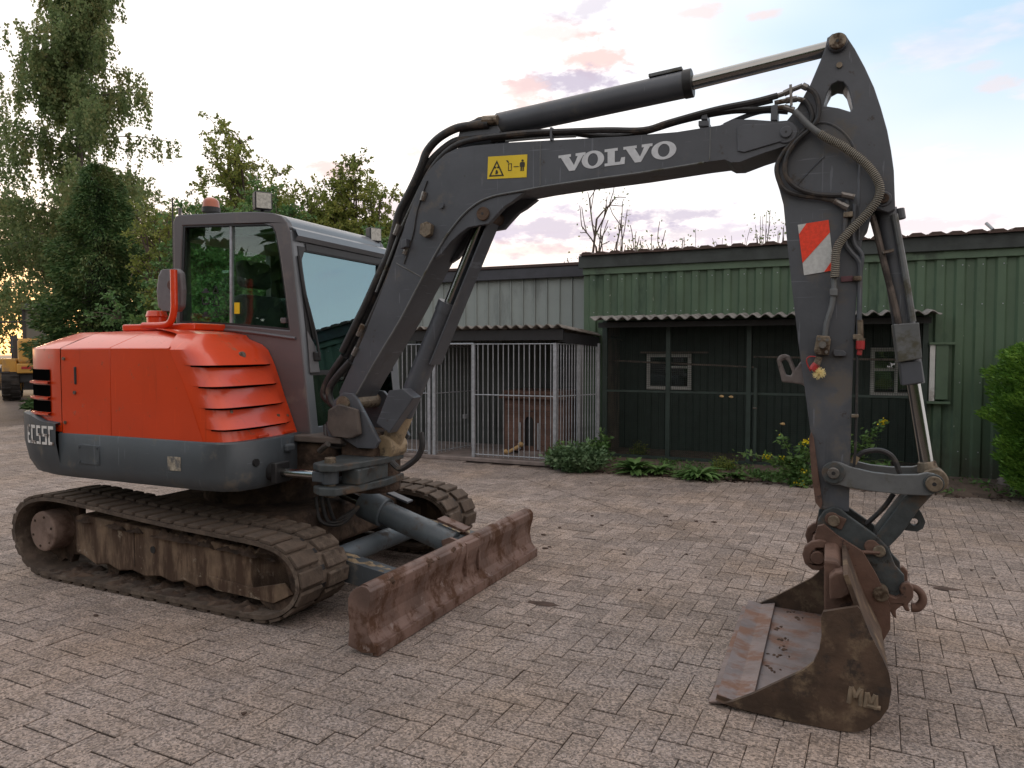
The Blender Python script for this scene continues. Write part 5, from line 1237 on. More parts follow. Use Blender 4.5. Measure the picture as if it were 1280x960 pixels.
tb("hose", [(-1.615,3.680,2.680),(-1.809,3.680,2.686),(-1.950,3.680,2.667),(-2.053,3.680,2.611),(-2.126,3.680,2.537),(-2.191,3.680,2.434),(-2.245,3.680,2.319),(-2.300,3.680,2.193),(-2.357,3.680,2.057),(-2.447,3.680,1.872),(-2.552,3.680,1.684),(-2.647,3.680,1.511),(-2.743,3.680,1.354)], .0175, HOSE, ex, 10)
tb("hose", [(-2.756,3.700,1.477),(-2.830,3.700,1.392),(-2.886,3.700,1.311),(-2.912,3.700,1.241),(-2.881,3.700,1.201),(-2.821,3.700,1.163)], .024, HOSE, ex, 10)
tb("hose", [(-2.680,3.660,1.443),(-2.776,3.660,1.354),(-2.837,3.660,1.274),(-2.826,3.660,1.195),(-2.755,3.660,1.128),(-2.732,3.660,1.060)], .022, HOSE, ex, 10)
tb("hose", [(-1.751,3.660,2.682),(-1.513,3.660,2.676),(-1.335,3.660,2.661),(-1.082,3.660,2.638),(-0.887,3.660,2.615),(-0.759,3.660,2.636),(-0.536,3.660,2.669),(-0.367,3.660,2.681),(-0.253,3.660,2.696)], .0150, HOSE, ex)
tb("hose", [(-1.745,3.700,2.671),(-1.529,3.700,2.669),(-1.350,3.700,2.669),(-1.146,3.700,2.626),(-1.017,3.700,2.609),(-0.880,3.700,2.617),(-0.731,3.700,2.644),(-0.599,3.700,2.659),(-0.466,3.700,2.665),(-0.352,3.700,2.655),(-0.269,3.700,2.652)], .0150, HOSE, ex)
tb("hose", [(-1.646,3.750,2.681),(-1.363,3.750,2.678),(-1.096,3.750,2.642),(-0.876,3.750,2.640),(-0.721,3.750,2.669),(-0.541,3.750,2.687),(-0.376,3.750,2.698),(-0.281,3.750,2.708)], .0150, HOSE, ex)
tb("oil_tube", [(-1.649,3.670,2.649),(-1.425,3.670,2.641),(-1.245,3.670,2.628)], .0065, LINKG, ex)
tb("oil_tube", [(-0.502,3.720,2.606),(-0.409,3.720,2.636),(-0.317,3.720,2.651),(-0.210,3.720,2.633)], .012, GREY, ex)
tb("oil_tube", [(-2.504,3.680,1.860),(-2.412,3.680,2.046),(-2.333,3.680,2.214),(-2.267,3.680,2.330),(-2.191,3.680,2.461)], .007, LINKG, ex)
tb("oil_tube", [(-2.292,3.655,2.013),(-2.253,3.655,2.113),(-2.225,3.655,2.194),(-2.198,3.655,2.320),(-2.133,3.655,2.478)], .004, HOSE, ex)
for q in ([(-2.354,3.660,2.185),(-2.326,3.660,2.243)], [(-2.620,3.660,1.598),(-2.584,3.660,1.665)], [(-2.656,3.660,1.482),(-2.626,3.660,1.530)], [(-2.289,3.660,2.069),(-2.267,3.660,2.110)], [(-2.166,3.655,2.368),(-2.149,3.655,2.416)]):
    P_("hose_fitting", B().cyl(q[0], q[1], .017, n=8), STEEL)
for q in ([(-1.799,3.700,2.787),(-1.711,3.700,2.780)],):
    P_("hose_fitting", B().cyl(q[0], q[1], .026, n=10), PIN)
for a, b_ in (("x", "y"),):
    for q in ([(-0.275,3.670,2.693),(-0.226,3.670,2.705),(-0.191,3.670,2.717),(-0.146,3.670,2.730),(-0.125,3.670,2.716)], [(-0.267,3.670,2.667),(-0.218,3.670,2.671),(-0.169,3.670,2.673),(-0.135,3.670,2.660)], [(-0.274,3.670,2.645),(-0.225,3.670,2.642),(-0.182,3.670,2.622)]):
        for i in range(len(q) - 1): P_("hose_fitting", B().cyl(q[i], q[i + 1], .015 if i % 2 else .0115, n=8), STEEL)
q = [(-0.197,3.655,2.736),(-0.192,3.655,2.641)]; P_("fitting_bracket", B().bar(q[0], q[1], .012, .012), STEEL)
for s_ in ([(-0.596,2.662),(-0.574,2.659),(-0.573,2.625),(-0.604,2.629)], [(-0.615,2.626),(-0.566,2.620),(-0.565,2.593),(-0.615,2.599)], [(-0.281,2.654),(-0.252,2.658),(-0.251,2.580),(-0.283,2.584)]): O("hose_clamp", B().prism(s_, 3.655, 3.76), GREY, boom, bevel=.004)
q = [(-1.376,3.660,2.684),(-1.376,3.660,2.618)]; O("hose_clamp", B().bar(q[0], q[1], .012, .03), GREY, boom)

# --- stick cylinder on top of the boom
q = [(-1.843,3.780,2.770),(-0.665,3.780,2.855),(-0.024,3.780,2.922),(-1.738,3.780,2.777)]; A0, A1, A2, A3 = map(Vector, q); ad = (A1 - A0).normalized()
ac = P_("stick_cylinder", B().cyl(A3, A1 - ad * .04, .066, n=28), GREY, smooth=True)
O("cylinder_head", B().cyl(A1 - ad * .045, A1, .070, n=28), BLACK, ac, smooth=True, bevel=.004)
O("rod", B().cyl(A1, A2, .035, n=20), CHROME, ac, smooth=True)
O("base_eye", B().cyl(A0 + Vector((0, -.035, 0)), A0 + Vector((0, .035, 0)), .06, n=20).cyl(A0, A3 + ad * .02, .05, n=18), PIN, ac, bevel=.006)
an = Vector((-ad.z, 0, ad.x)); an = an if an.z > 0 else -an
O("port_guard", B().obox(A1 - ad * .13 + an * .075, ad * .085, (0, .03, 0), an * .009), LINKG, ac, bevel=.003)
q = [(-0.072,3.780,2.878),(-0.004,3.780,2.944)]; O("rod_end", B().cyl(A2 - ad * .02, A2 + ad * .03, .05, n=18), ARMG, ac, bevel=.006)

# --- bucket cylinder, links
q = [(0.214,3.780,2.154),(0.344,3.780,1.355),(0.411,3.780,0.955),(0.204,3.780,2.199)]; C0, C1, C2, C3 = map(Vector, q); cdv = (C1 - C0).normalized()
bcy = P_("bucket_cylinder", B().cyl(C0, C1, .047, n=24), ARMG, smooth=True)
O("rod", B().cyl(C1, C2, .030, n=18), CHROME, bcy, smooth=True)
O("cap", B().cyl(C0 - cdv * .0 + Vector((.055, 0, 0)), C0 + cdv * .05 + Vector((.055, 0, 0)), .022, n=12), ARMG, bcy, bevel=.004)
tb("oil_tube", [(0.156,3.720,2.119),(0.181,3.720,2.027),(0.206,3.720,1.918),(0.230,3.720,1.819),(0.259,3.720,1.700),(0.277,3.720,1.602)], .0145, TUBEST, bcy)
tb("oil_tube", [(0.247,3.720,2.120),(0.268,3.720,2.004),(0.297,3.720,1.842),(0.330,3.720,1.637)], .014, LINKG, bcy)
g1 = [(0.252,1.627),(0.353,1.632),(0.369,1.473),(0.275,1.454)]; O("rod_guard", B().prism(g1, 3.705, 3.855), LINKG, bcy, bevel=.004)
g2 = [(0.282,1.454),(0.366,1.460),(0.379,1.365),(0.294,1.349)]; O("rod_guard", B().prism(g2, 3.72, 3.84), GREY, bcy, bevel=.004)
q = [(0.201,3.700,1.948),(0.246,3.700,1.956)]; O("tube_clamp", B().bar(q[0], q[1], .03, .012), STEEL, bcy)
O("rod_eye", B().cyl(C2 + Vector((.02, -.06, -.03)), C2 + Vector((.02, .06, -.03)), .055, n=20).cyl(C2 - cdv * .05, C2, .036, .045, n=16), PIN, bcy, bevel=.006)
lk = [(0.013,0.997),(0.043,0.994),(0.093,0.975),(0.179,0.958),(0.269,0.953),(0.359,0.960),(0.391,0.971),(0.422,0.967),(0.443,0.948),(0.450,0.923),(0.439,0.894),(0.415,0.875),(0.390,0.869),(0.303,0.866),(0.181,0.871),(0.079,0.881),(0.045,0.890),(0.011,0.891),(-0.020,0.904),(-0.032,0.937),(-0.024,0.971)]
lko = P_("bucket_link", B().prism(lk, 3.645, 3.672), LINKG, bevel=.005)
lko2 = P_("bucket_link", B().prism(lk, 3.888, 3.915), LINKG, bevel=.005)
for (px, rr, pr_, mt_) in (([(0.016,0.947)][0], .050, .026, STEEL), ([(0.418,0.926)][0], .041, .034, PIN)):
    O("boss", B().cyl((px[0], 3.632, px[1]), (px[0], 3.65, px[1]), rr, n=26), MATS["worn_blue_grey_steel"], lko, bevel=.004)
    O("pin", B().cyl((px[0], 3.618, px[1]), (px[0], 3.93, px[1]), pr_, n=20), mt_, lko, bevel=.004)
    O("grease_hole", B().cyl((px[0], 3.6165, px[1]), (px[0], 3.62, px[1]), .009, n=10), BLACK, lko)
hl = [(0.396,0.937),(0.440,0.933),(0.447,0.905),(0.423,0.867),(0.371,0.795),(0.304,0.677),(0.260,0.619),(0.218,0.585),(0.185,0.611),(0.200,0.668),(0.316,0.852),(0.372,0.914)]
hlo = P_("coupler_link", B().prism(hl, 3.70, 3.86), COUPLER, bevel=.006)
le = [(0.370,0.795),(0.389,0.764),(0.403,0.729),(0.394,0.699),(0.372,0.682),(0.343,0.682),(0.307,0.686)]; leh = [(c[0], c[1]) for c in circ(*([(0.358,0.725)][0]), .017, 12)]
O("lifting_eye", B().prism(le, 3.755, 3.785, holes=[leh]), COUPLER, hlo, bevel=.004)
q = [(0.272,3.760,0.848),(0.231,3.760,0.778),(0.162,3.760,0.696)]; P_("hose", B().tube(q, .011, 8), HOSE, smooth=True)
q = [(0.098,3.720,0.988),(0.137,3.720,1.035),(0.210,3.720,1.050),(0.263,3.720,1.020),(0.293,3.720,0.949)]; P_("hose", B().tube(q, .012, 8), HOSE, smooth=True)
q = [(0.098,3.720,0.984),(0.114,3.720,1.019)]; P_("hose_fitting", B().cyl(q[0], q[1], .016, n=8), YMUD)
# --- quick coupler
qc = [(-0.021,0.764),(0.013,0.784),(0.047,0.780),(0.084,0.748),(0.198,0.670),(0.247,0.620),(0.278,0.540),(0.314,0.501),(0.318,0.443),(0.297,0.400),(0.246,0.356),(0.207,0.380),(0.119,0.488),(0.017,0.573),(-0.050,0.649),(-0.047,0.717)]
qco = P_("quick_coupler", B().prism(qc, 3.655, 3.68), COUPLER, bevel=.005)
O("far_plate", B().prism(qc, 3.88, 3.905), COUPLER, qco, bevel=.005)
O("body_block", B().prism([(0.014,0.710),(0.090,0.709),(0.202,0.630),(0.259,0.547),(0.288,0.440),(0.223,0.394),(0.086,0.527),(0.002,0.625)], 3.68, 3.88), MUDDY, qco, bevel=.01)
for pts, r in (([(0.014,3.645,0.729),(0.065,3.645,0.708)], .032), ([(0.179,3.645,0.620),(0.212,3.645,0.598)], .030)):
    O("pin_keeper", B().cyl(Vector(pts[0]), Vector(pts[0]) + Vector((0, .012, 0)), r, n=20).bar(Vector(pts[0]) + Vector((0, .006, 0)), Vector(pts[1]) + Vector((0, .006, 0)), r * 1.8, .011, up=(0, 1, 0)), EAR, qco, bevel=.004)
for p in [(0.021,0.724),(0.211,0.603)]:
    O("pin", B().cyl((p[0], 3.63, p[1]), (p[0], 3.93, p[1]), .026, n=18), PIN, qco, bevel=.004)
q = [(0.130,3.635,0.592),(0.214,3.635,0.598)]; O("locking_rod", B().cyl(q[0], q[1], .009, n=8), EAR, qco)
# --- bucket
NY, FY = 3.10, 4.43
ol = "894,881 916,889 952,896 1000,909.6 1047.7,920 1069,921.6 1083.6,918 1100,906 1110,892 1114.5,868 1111,848 1103,829 1088,800 1075,768"
sh_ = [(-0.425,0.011),(-0.353,-0.002),(-0.238,-0.010),(-0.091,-0.017),(0.049,-0.018),(0.110,-0.010),(0.151,0.010),(0.196,0.058),(0.223,0.108),(0.233,0.185),(0.223,0.246),(0.199,0.302),(0.156,0.386),(0.118,0.481),(0.073,0.607)]
zmin = min(p[1] for p in sh_); sh_ = [(p[0], p[1] - zmin + .002) for p in sh_]
ck = [(-0.425,0.014),(-0.389,0.007),(-0.353,0.023),(-0.277,0.068),(-0.166,0.145),(-0.081,0.204),(-0.046,0.242),(-0.026,0.292),(-0.018,0.355),(-0.021,0.428),(-0.013,0.452),(0.108,0.490),(0.118,0.481),(0.156,0.386),(0.199,0.302),(0.223,0.246),(0.233,0.185),(0.223,0.108),(0.196,0.058),(0.151,0.010),(0.110,-0.010),(0.049,-0.018),(-0.091,-0.017),(-0.238,-0.010),(-0.353,-0.002)]
ck = [(p[0], max(.002, p[1] - zmin + .002)) for p in ck]
bk_ = P_("bucket", B().prism(ck, NY, NY + .022), BUCKET, bevel=.004)
O("far_cheek", B().prism(ck, FY - .022, FY), BUCKET, bk_, bevel=.004)
def inset(pl, d):
    out = []
    for i, p in enumerate(pl):
        a = np.array(pl[max(i - 1, 0)]); c = np.array(pl[min(i + 1, len(pl) - 1)]); t = (c - a) / np.linalg.norm(c - a); out.append((p[0] - t[1] * d, p[1] + t[0] * d))
    return out
ins = inset(sh_, .018)
O("shell", B().prism(sh_ + ins[::-1], NY + .022, FY - .022), BUCKET, bk_, bevel=.002)
ins2 = inset(sh_, .0205); ins3 = inset(sh_, .0185)
O("floor_liner", B().prism(ins3[0:5] + ins2[0:5][::-1], NY + .023, FY - .023), WORN, bk_)
lipz = sh_[0]
O("cutting_edge", B().prism([(lipz[0] - .03, .003), (lipz[0] - .03, .012), (lipz[0] + .15, sh_[2][1] + .045), (lipz[0] + .15, sh_[2][1] + .022)], NY + .0226, FY - .0226), WORN, bk_, bevel=.003)
tbm = [(-0.015,0.632),(0.034,0.631),(0.081,0.563),(0.122,0.434),(-0.011,0.398)]
tbm = [(p[0], p[1]) for p in tbm]
O("top_beam", B().prism(tbm, 3.28, FY - .03), EAR, bk_, bevel=.008)
wb = [(0.005,0.580),(0.028,0.603),(0.061,0.612),(0.086,0.522),(0.066,0.506),(0.009,0.491)]; O("wear_block", B().prism(wb, 3.21, 3.30), EAR, bk_, bevel=.012)
er = [(-0.046,0.700),(-0.019,0.710),(0.042,0.661),(0.142,0.602),(0.202,0.500),(0.258,0.374),(0.260,0.269),(0.224,0.191),(0.090,0.191),(-0.005,0.288),(-0.013,0.548),(-0.044,0.555),(-0.058,0.580),(-0.059,0.647)]
for y in (3.60, 3.93): O("coupler_ear", B().prism(er, y, y + .028), EAR, bk_, bevel=.005)
hk = [(-0.008,0.640),(-0.014,0.609),(-0.051,0.605),(-0.071,0.581),(-0.070,0.547),(-0.053,0.531),(-0.030,0.537),(-0.013,0.554),(-0.003,0.529),(-0.029,0.504),(-0.066,0.503),(-0.098,0.529),(-0.109,0.569),(-0.099,0.608),(-0.072,0.633),(-0.038,0.644)]
for y in (3.57, 3.96): O("pin_hook", B().prism(hk, y, y + .03), EAR, bk_, bevel=.006)
q = [(-0.044,0.563)][0]; O("hook_pin", B().cyl((q[0], 3.56, q[1]), (q[0], 4.0, q[1]), .03, n=16), EAR, bk_, bevel=.004)
hk2 = [(0.230,0.418),(0.281,0.403),(0.303,0.421),(0.293,0.441),(0.305,0.468),(0.330,0.478),(0.349,0.456),(0.350,0.413),(0.329,0.377),(0.339,0.346),(0.320,0.347),(0.307,0.371),(0.282,0.345),(0.286,0.306),(0.270,0.318),(0.244,0.369),(0.218,0.380)]
O("rear_hook", B().prism(hk2, 3.63, 3.67), EAR, bk_, bevel=.006); O("rear_hook", B().prism(hk2, 3.89, 3.93), EAR, bk_, bevel=.006)
q = [(0.346,3.720,0.436),(0.371,3.720,0.428),(0.391,3.720,0.405),(0.395,3.720,0.373),(0.376,3.720,0.344),(0.351,3.720,0.341)]; O("lifting_hook", B().tube(q, [.014, .022], 10), EAR, bk_, smooth=True)
q = [(0.219,0.422)][0]; O("bucket_pin", B().cyl((q[0], 3.585, q[1]), (q[0], 3.98, q[1]), .033, n=18), PIN, bk_, bevel=.005)
# raised weld lettering on the cheek
wl_ = B()
wq = [(0.087,0.190),(0.202,0.186),(0.198,0.116),(0.082,0.125)]
for (a, c) in (((.02, 0), (.05, 1)), ((.05, 1), (.20, .45)), ((.20, .45), (.35, 1)), ((.35, 1), (.38, 0)), ((.52, 0), (.54, .85)), ((.54, .85), (.68, .3)), ((.68, .3), (.80, .8)), ((.80, .8), (.84, 0)), ((.56, .1), (.98, .12))):
    p = quad_map(wq, *a); q = quad_map(wq, *c)
    wl_.tube([(p[0], 3.099, p[1]), (q[0], 3.099, q[1])], .0095, 6, sub=1)
O("weld_lettering", wl_, M("weld_bead_mud", (.19, .145, .10), .8, var=.3, scale=20), bk_)
md = B()
for (fx, fy_) in ((.20, 3.42), (.21, 3.58), (.22, 3.80), (.19, 3.95), (.25, 3.66), (.30, 4.1), (.24, 4.2)):
    for k in range(5): md.ball((lipz[0] + fx + random.gauss(0, .02), fy_ + random.gauss(0, .018), .052 + fx * .12), random.uniform(.004, .010), random.uniform(.006, .016), .003, 7, 4, jit=.4)
O("mud_scrap", md, MUDLUMP, bk_, kind='stuff', smooth=True)


# ------------------------------------------------------------------ wheel loader far left
lo = thing("wheel_loader", "yellow wheel loader with dark cab parked far left in front of the trees", "wheel loader", (-23.4, 15.05, 0))
def LR(b):      # the loader stands nose away; turn about its base
    m = Matrix.Translation((-23.4, 15.05, 0)) @ Matrix.Rotation(R(56), 4, 'Z')
    b.v = [tuple(m @ Vector(p)) for p in b.v]; return b
def LO(n_, b, m, par=lo, **k): return O(n_, LR(b), m, par, **k)
# local: +Y away from camera, X right
for x, y in ((-.47, -.2), (.92, -.2), (-.47, 1.9), (.92, 1.9)):
    wh = LO("wheel", B().cyl((x - .24, y, .58), (x + .24, y, .58), .56, n=28), LTYRE, bevel=.08)
    LO("rim", B().cyl((x - .26, y, .58), (x + .26, y, .58), .28, n=20), LYEL, wh)
    tr_ = B()
    for k in range(14):
        a = k * 2 * math.pi / 14
        for s_ in (-1, 1): tr_.obox((x + s_ * .12, y + math.cos(a + s_ * .1) * .565, .58 + math.sin(a + s_ * .1) * .565), (.11, 0, 0), (0, .03 * math.sin(a), -.03 * math.cos(a)), (0, .022 * math.cos(a), .022 * math.sin(a)))
    LO("tread_lug", tr_, LTYRE, wh)
LO("frame", B().box(-.38, .75, -.6, 2.6, .55, .95), LBLK, bevel=.04)
LO("mudguard", B().box(-.75, -.28, -.62, .5, 1.12, 1.30), LYEL, bevel=.04)
LO("mudguard", B().box(-.68, -.30, -.66, -.50, .80, 1.30), LYEL, bevel=.03)
LO("mudguard", B().box(.66, 1.25, -.62, .5, 1.12, 1.30), LYEL, bevel=.04)
LO("rear_bumper", B().box(-.30, .80, -.85, -.4, .85, 1.15), LYEL, bevel=.03)
LO("tail_light", B().box(-.18, .1, -.862, -.85, .98, 1.06), REDCAP)
LO("engine_hood", B().box(-.27, .72, -.75, .75, 1.15, 1.92), LYEL, bevel=.09)
LO("cab_base", B().box(-.45, .85, .75, 2.0, .95, 1.95), LBLK, bevel=.03)
for x, y in ((-.12, .78), (.92, .78), (-.12, 1.95), (.92, 1.95)): LO("cab_pillar", B().box(x - .045, x + .045, y - .045, y + .045, 1.9, 3.0), LBLK)
LO("cab_roof", B().box(-.2, 1.0, .66, 2.05, 2.86, 3.08), LBLK, bevel=.05)
LO("rear_window", B().box(-.07, .87, .765, .775, 1.96, 2.85), HAZEG)
LO("side_window", B().box(-.135, -.125, .83, 1.9, 1.96, 2.85), HAZEG)
wl2 = LO("work_lamp", B().box(-.08, .22, .60, .66, 2.86, 3.02), LBLK); LO("lamp_lens", B().box(-.03, .16, .592, .60, 2.89, 2.99), LENS, wl2)
LO("seat", B().box(.0, .5, 1.1, 1.5, 1.9, 2.55), REDCAP, bevel=.05)
LO("mirror", B().box(-1.12, -.98, .9, .95, 2.2, 2.55), LBLK, bevel=.03)
LO("mirror_arm", B().cyl((-1.0, .92, 2.45), (-.15, .85, 2.5), .02, n=6), LBLK)
LO("lift_arm", B().prism([(1.8, 1.5), (2.1, 2.05), (3.6, 1.2), (3.6, .9), (2.2, 1.6)], -.55, -.35, axis='x'), LBLK)
LO("bucket", B().prism([(3.5, .15), (4.4, .15), (4.4, .25), (3.7, .4), (3.55, .95), (3.45, .9)], -1.0, 1.3, axis='x'), LBLK)

# ------------------------------------------------------------------ vegetation helpers
rng = np.random.default_rng(5)
def leaves_mesh(name, pos, axis, size, aspect, mat, parent=None, spread=.6, kind=None, fold=True):
    """pos (n,3) leaf bases, axis (n,3) leaf directions, size (n,)"""
    n = len(pos); ax = axis / np.linalg.norm(axis, axis=1)[:, None]
    rnd = rng.normal(size=(n, 3)); sd = np.cross(ax, rnd); sd /= np.linalg.norm(sd, axis=1)[:, None] + 1e-9
    L = size[:, None]; W = L * aspect / 2
    nr = np.cross(ax, sd)
    v = np.empty((n, 4, 3)); v[:, 0] = pos; v[:, 1] = pos + ax * L * .5 + sd * W + nr * L * .08; v[:, 2] = pos + ax * L; v[:, 3] = pos + ax * L * .5 - sd * W + nr * L * .08
    og = np.array(ORG[parent.name]) if parent is not None else pos.mean(0) * np.array([1, 1, 0])
    v = (v - og).reshape(-1, 3)
    me = bpy.data.meshes.new(name); me.vertices.add(4 * n); me.vertices.foreach_set('co', v.ravel().astype(np.float32))
    me.loops.add(4 * n); me.loops.foreach_set('vertex_index', np.arange(4 * n, dtype=np.int32))
    me.polygons.add(n); me.polygons.foreach_set('loop_start', np.arange(0, 4 * n, 4, dtype=np.int32)); me.polygons.foreach_set('loop_total', np.full(n, 4, dtype=np.int32))
    me.update(calc_edges=True); me.materials.append(mat)
    o = bpy.data.objects.new(name, me); COL.objects.link(o); ORG[o.name] = tuple(og)
    if parent is not None: o.parent = parent
    else: o.location = og
    if kind: o['kind'] = kind
    return o
def branching(base, h, r, levels, spread, n0, seed, up=.5, lmin=.25):
    """returns list of (p,q,r0,r1) and tips"""
    rr = random.Random(seed); segs = []; tips = []
    def grow(p, d, l, r_, lev):
        k = 3; q = p
        for i in range(k):
            d = (d + Vector((rr.gauss(0, .12), rr.gauss(0, .12), rr.gauss(0, .08)))).normalized()
            q2 = q + d * l / k; segs.append((q, q2, r_ * (1 - .25 * i / k), r_ * (1 - .25 * (i + 1) / k))); q = q2
            if lev > 0 and i >= 1:
                for _ in range(2 if i < k - 1 else 1):
                    a = rr.uniform(0, 2 * math.pi); s_ = rr.uniform(.5, 1.) * spread
                    u = d.orthogonal().normalized(); v = d.cross(u)
                    nd = (d + (u * math.cos(a) + v * math.sin(a)) * s_ + Vector((0, 0, up * .3))).normalized()
                    grow(q, nd, l * rr.uniform(.55, .8), r_ * .6, lev - 1)
        tips.append((q, d))
    for i in range(n0):
        a = 2 * math.pi * i / n0 + rr.uniform(-.4, .4); s_ = 0 if n0 == 1 else spread * rr.uniform(.4, 1)
        grow(Vector(base), Vector((math.cos(a) * s_, math.sin(a) * s_, 1)).normalized(), h, r, levels)
    return segs, tips
def seg_mesh(segs, n=5):
    b = B()
    for p, q, r0, r1 in segs: b.cyl(p, q, max(r0, .0075), max(r1, .006), n=n, cap=False)
    return b
def cloud_pts(tips, per, sig, drop=0.):
    P = []; D = []
    for q, d in tips:
        k = max(1, int(rng.poisson(per)))
        pt = np.array(q)[None] + rng.normal(size=(k, 3)) * sig; pt[:, 2] -= np.abs(rng.normal(size=k)) * drop
        P.append(pt); D.append(np.tile(np.array(d), (k, 1)) * .6 + rng.normal(size=(k, 3)) * .7)
    return np.vstack(P), np.vstack(D)

# birch behind the loader
bt = thing("birch_tree", "tall birch tree with drooping grey green foliage at the far left edge", "tree", (-25.0, 18.2, 0))
def birch(root, bx, by, h, rad, n_str, n_leaf, seed, ls=(.075, .14), z0=1.3, lean=0.):
    rr = random.Random(seed); tk = [(bx + math.sin(i * .9) * .12 + lean * i / 9, by, h * i / 9) for i in range(10)]
    O("trunk", B().tube(tk, [.22, .02], 8, sub=3), BIRCHB, root, smooth=True)
    segs = []; P = []; D = []
    for k in range(84):
        t = rr.uniform(.14, .99); i = min(int(t * 9), 8); p = Vector(tk[i]).lerp(Vector(tk[i + 1]), t * 9 - i)
        a = rr.uniform(0, 2 * math.pi); prof = (1 - t) ** .62 * 1.12 + .12
        L = rad * prof * rr.uniform(.5, 1.15); q = p; d = Vector((math.cos(a), math.sin(a), .55)).normalized()
        for s_ in range(5):
            d = (d + Vector((rr.gauss(0, .12), rr.gauss(0, .12), -.14))).normalized(); q2 = q + d * L / 5
            segs.append((q, q2, .035 * (1 - s_ / 6), .035 * (1 - (s_ + 1) / 6)))
            for _ in range(n_str if s_ else 1):
                hp_ = q.lerp(q2, rr.random()) + Vector((rr.gauss(0, .2), rr.gauss(0, .2), rr.gauss(0, .1))); Ls = rr.uniform(.35, 1.35)
                m_ = int(n_leaf * Ls); z = np.sort(rng.random(m_)) * Ls
                dr = rng.normal(size=2) * .12
                pp = np.c_[hp_.x + dr[0] * z + rng.normal(size=m_) * .05, hp_.y + dr[1] * z + rng.normal(size=m_) * .05, hp_.z + .1 - z]
                P.append(pp); D.append(np.c_[rng.normal(size=(m_, 2)) * .6, -np.abs(rng.normal(size=m_)) - .3])
            q = q2
    O("branch", seg_mesh(segs, 4), BIRCHB, root, fix=False, kind="stuff")
    P = np.vstack(P); D = np.vstack(D); ok = P[:, 2] > z0; P, D = P[ok], D[ok]
    leaves_mesh("crown", P, D, rng.uniform(*ls, size=len(P)), .75, LF_BIRCH, root)
birch(bt, -25.0, 18.2, 15.2, 4.25, 7, 44, 3)
bt2 = thing("birch_tree", "birch standing half outside the left edge behind the loader", "tree", (-33.4, 18.9, 0))
birch(bt2, -33.4, 18.9, 14.5, 4.4, 6, 36, 8)
# bushy trees filling the left edge behind the loader
def broadleaf(name, label, x, y, h, r, nclump, per, mat, seed, ls=(.10, .2), sig=.35, zlo=.25, group=None, open_=.0, bark=BARK, n0=3):
    t = thing(name, label, "tree" if "tree" in name else "bush", (x, y, 0), group)
    rr = random.Random(seed)
    segs, tips = branching((x, y, 0), h * .42, .05 + h * .012, 3, .62, n0, seed)
    mz = max(q.z for q, d in tips); sx = r / max(max(abs(q.x - x), abs(q.y - y)) for q, d in tips); sz = h / mz
    f = lambda p: Vector((x + (p.x - x) * sx, y + (p.y - y) * sx, p.z * sz))
    segs = [(f(p), f(q), a, b_) for p, q, a, b_ in segs]; tips = [(f(q), d) for q, d in tips if q.z * sz > h * zlo]
    while len(tips) < nclump:
        q, d = rr.choice(tips); tips.append((q + Vector((rr.gauss(0, r * .16), rr.gauss(0, r * .16), rr.gauss(0, h * .07))), d))
    O("trunk", seg_mesh([s_ for s_ in segs if s_[2] > .035], 7), bark, t, smooth=True, fix=False)
    O("branch", seg_mesh([s_ for s_ in segs if s_[2] <= .035], 4), bark, t, fix=False, kind='stuff')
    tw = B(); P = []; D = []
    for q, d in tips:
        for _ in range(max(3, per // 28)):
            dd = (Vector(d) * .7 + Vector((rr.gauss(0, .7), rr.gauss(0, .7), rr.gauss(.05, .5)))).normalized(); L = sig * rr.uniform(.9, 2.3)
            e1 = q + dd * L * .5; e2 = q + dd * L + Vector((0, 0, -L * rr.uniform(.05, .3)))
            tw.cyl(q, e1, .009, .007, n=3, cap=False); tw.cyl(e1, e2, .007, .004, n=3, cap=False)
            m_ = 28; u = np.sqrt(rng.random(m_)); a0 = np.array(q)[None]; a1 = np.array(e1)[None]; a2 = np.array(e2)[None]; u = u[:, None]
            pp = np.where(u < .5, a0 + (a1 - a0) * u * 2, a1 + (a2 - a1) * (u * 2 - 1)) + rng.normal(size=(m_, 3)) * .022
            P.append(pp); D.append(np.array(dd)[None] * .5 + rng.normal(size=(m_, 3)) * .75 + np.array([0, 0, -.35]))
    O("twig", tw, bark, t, fix=False, kind='stuff')
    P = np.vstack(P); D = np.vstack(D); ok = P[:, 2] > .1; P, D = P[ok], D[ok]
    leaves_mesh("crown", P, D, rng.uniform(*ls, size=len(P)), .62, mat, t); return t
broadleaf("bushy_tree", "olive green bushy tree behind the loader at the left edge", -29.5, 22.5, 8.8, 4.3, 260, 150, LF_BIRCH, 11, (.08, .15), .55, .05)
broadleaf("bushy_tree", "low dull green tree at the foot of the tall birch left of the conifer", -25.2, 21.1, 6.7, 2.9, 190, 150, LF_YG, 12, (.08, .15), .45, .1)
broadleaf("bushy_tree", "distant mid green tree between the dark conifer and the excavator cab", -17.0, 17.0, 6.0, 2.0, 150, 190, LF_YG, 13, (.05, .10), .36, .1)
broadleaf("young_tree", "small yellow green tree right of the dark conifer beside the cab mirror", -12.5, 11.0, 4.1, .9, 60, 160, LF_YG, 14, (.035, .07), .2, .1)
broadleaf("slender_tree", "yellowish tree rising behind the cab beacon", -12.2, 13.6, 6.15, 2.0, 230, 230, LF_YG, 21, (.05, .10), .34, .12)
broadleaf("slender_tree", "leafy green tree behind the right half of the cab roof", -10.3, 13.8, 5.3, 1.9, 200, 250, LF_YG, 22, (.05, .095), .28, .1)
broadleaf("slender_tree", "thin loose tree at the right end of the trees behind the cab", -9.0, 13.6, 5.0, 1.0, 70, 170, LF_YG, 23, (.045, .085), .24, .2)
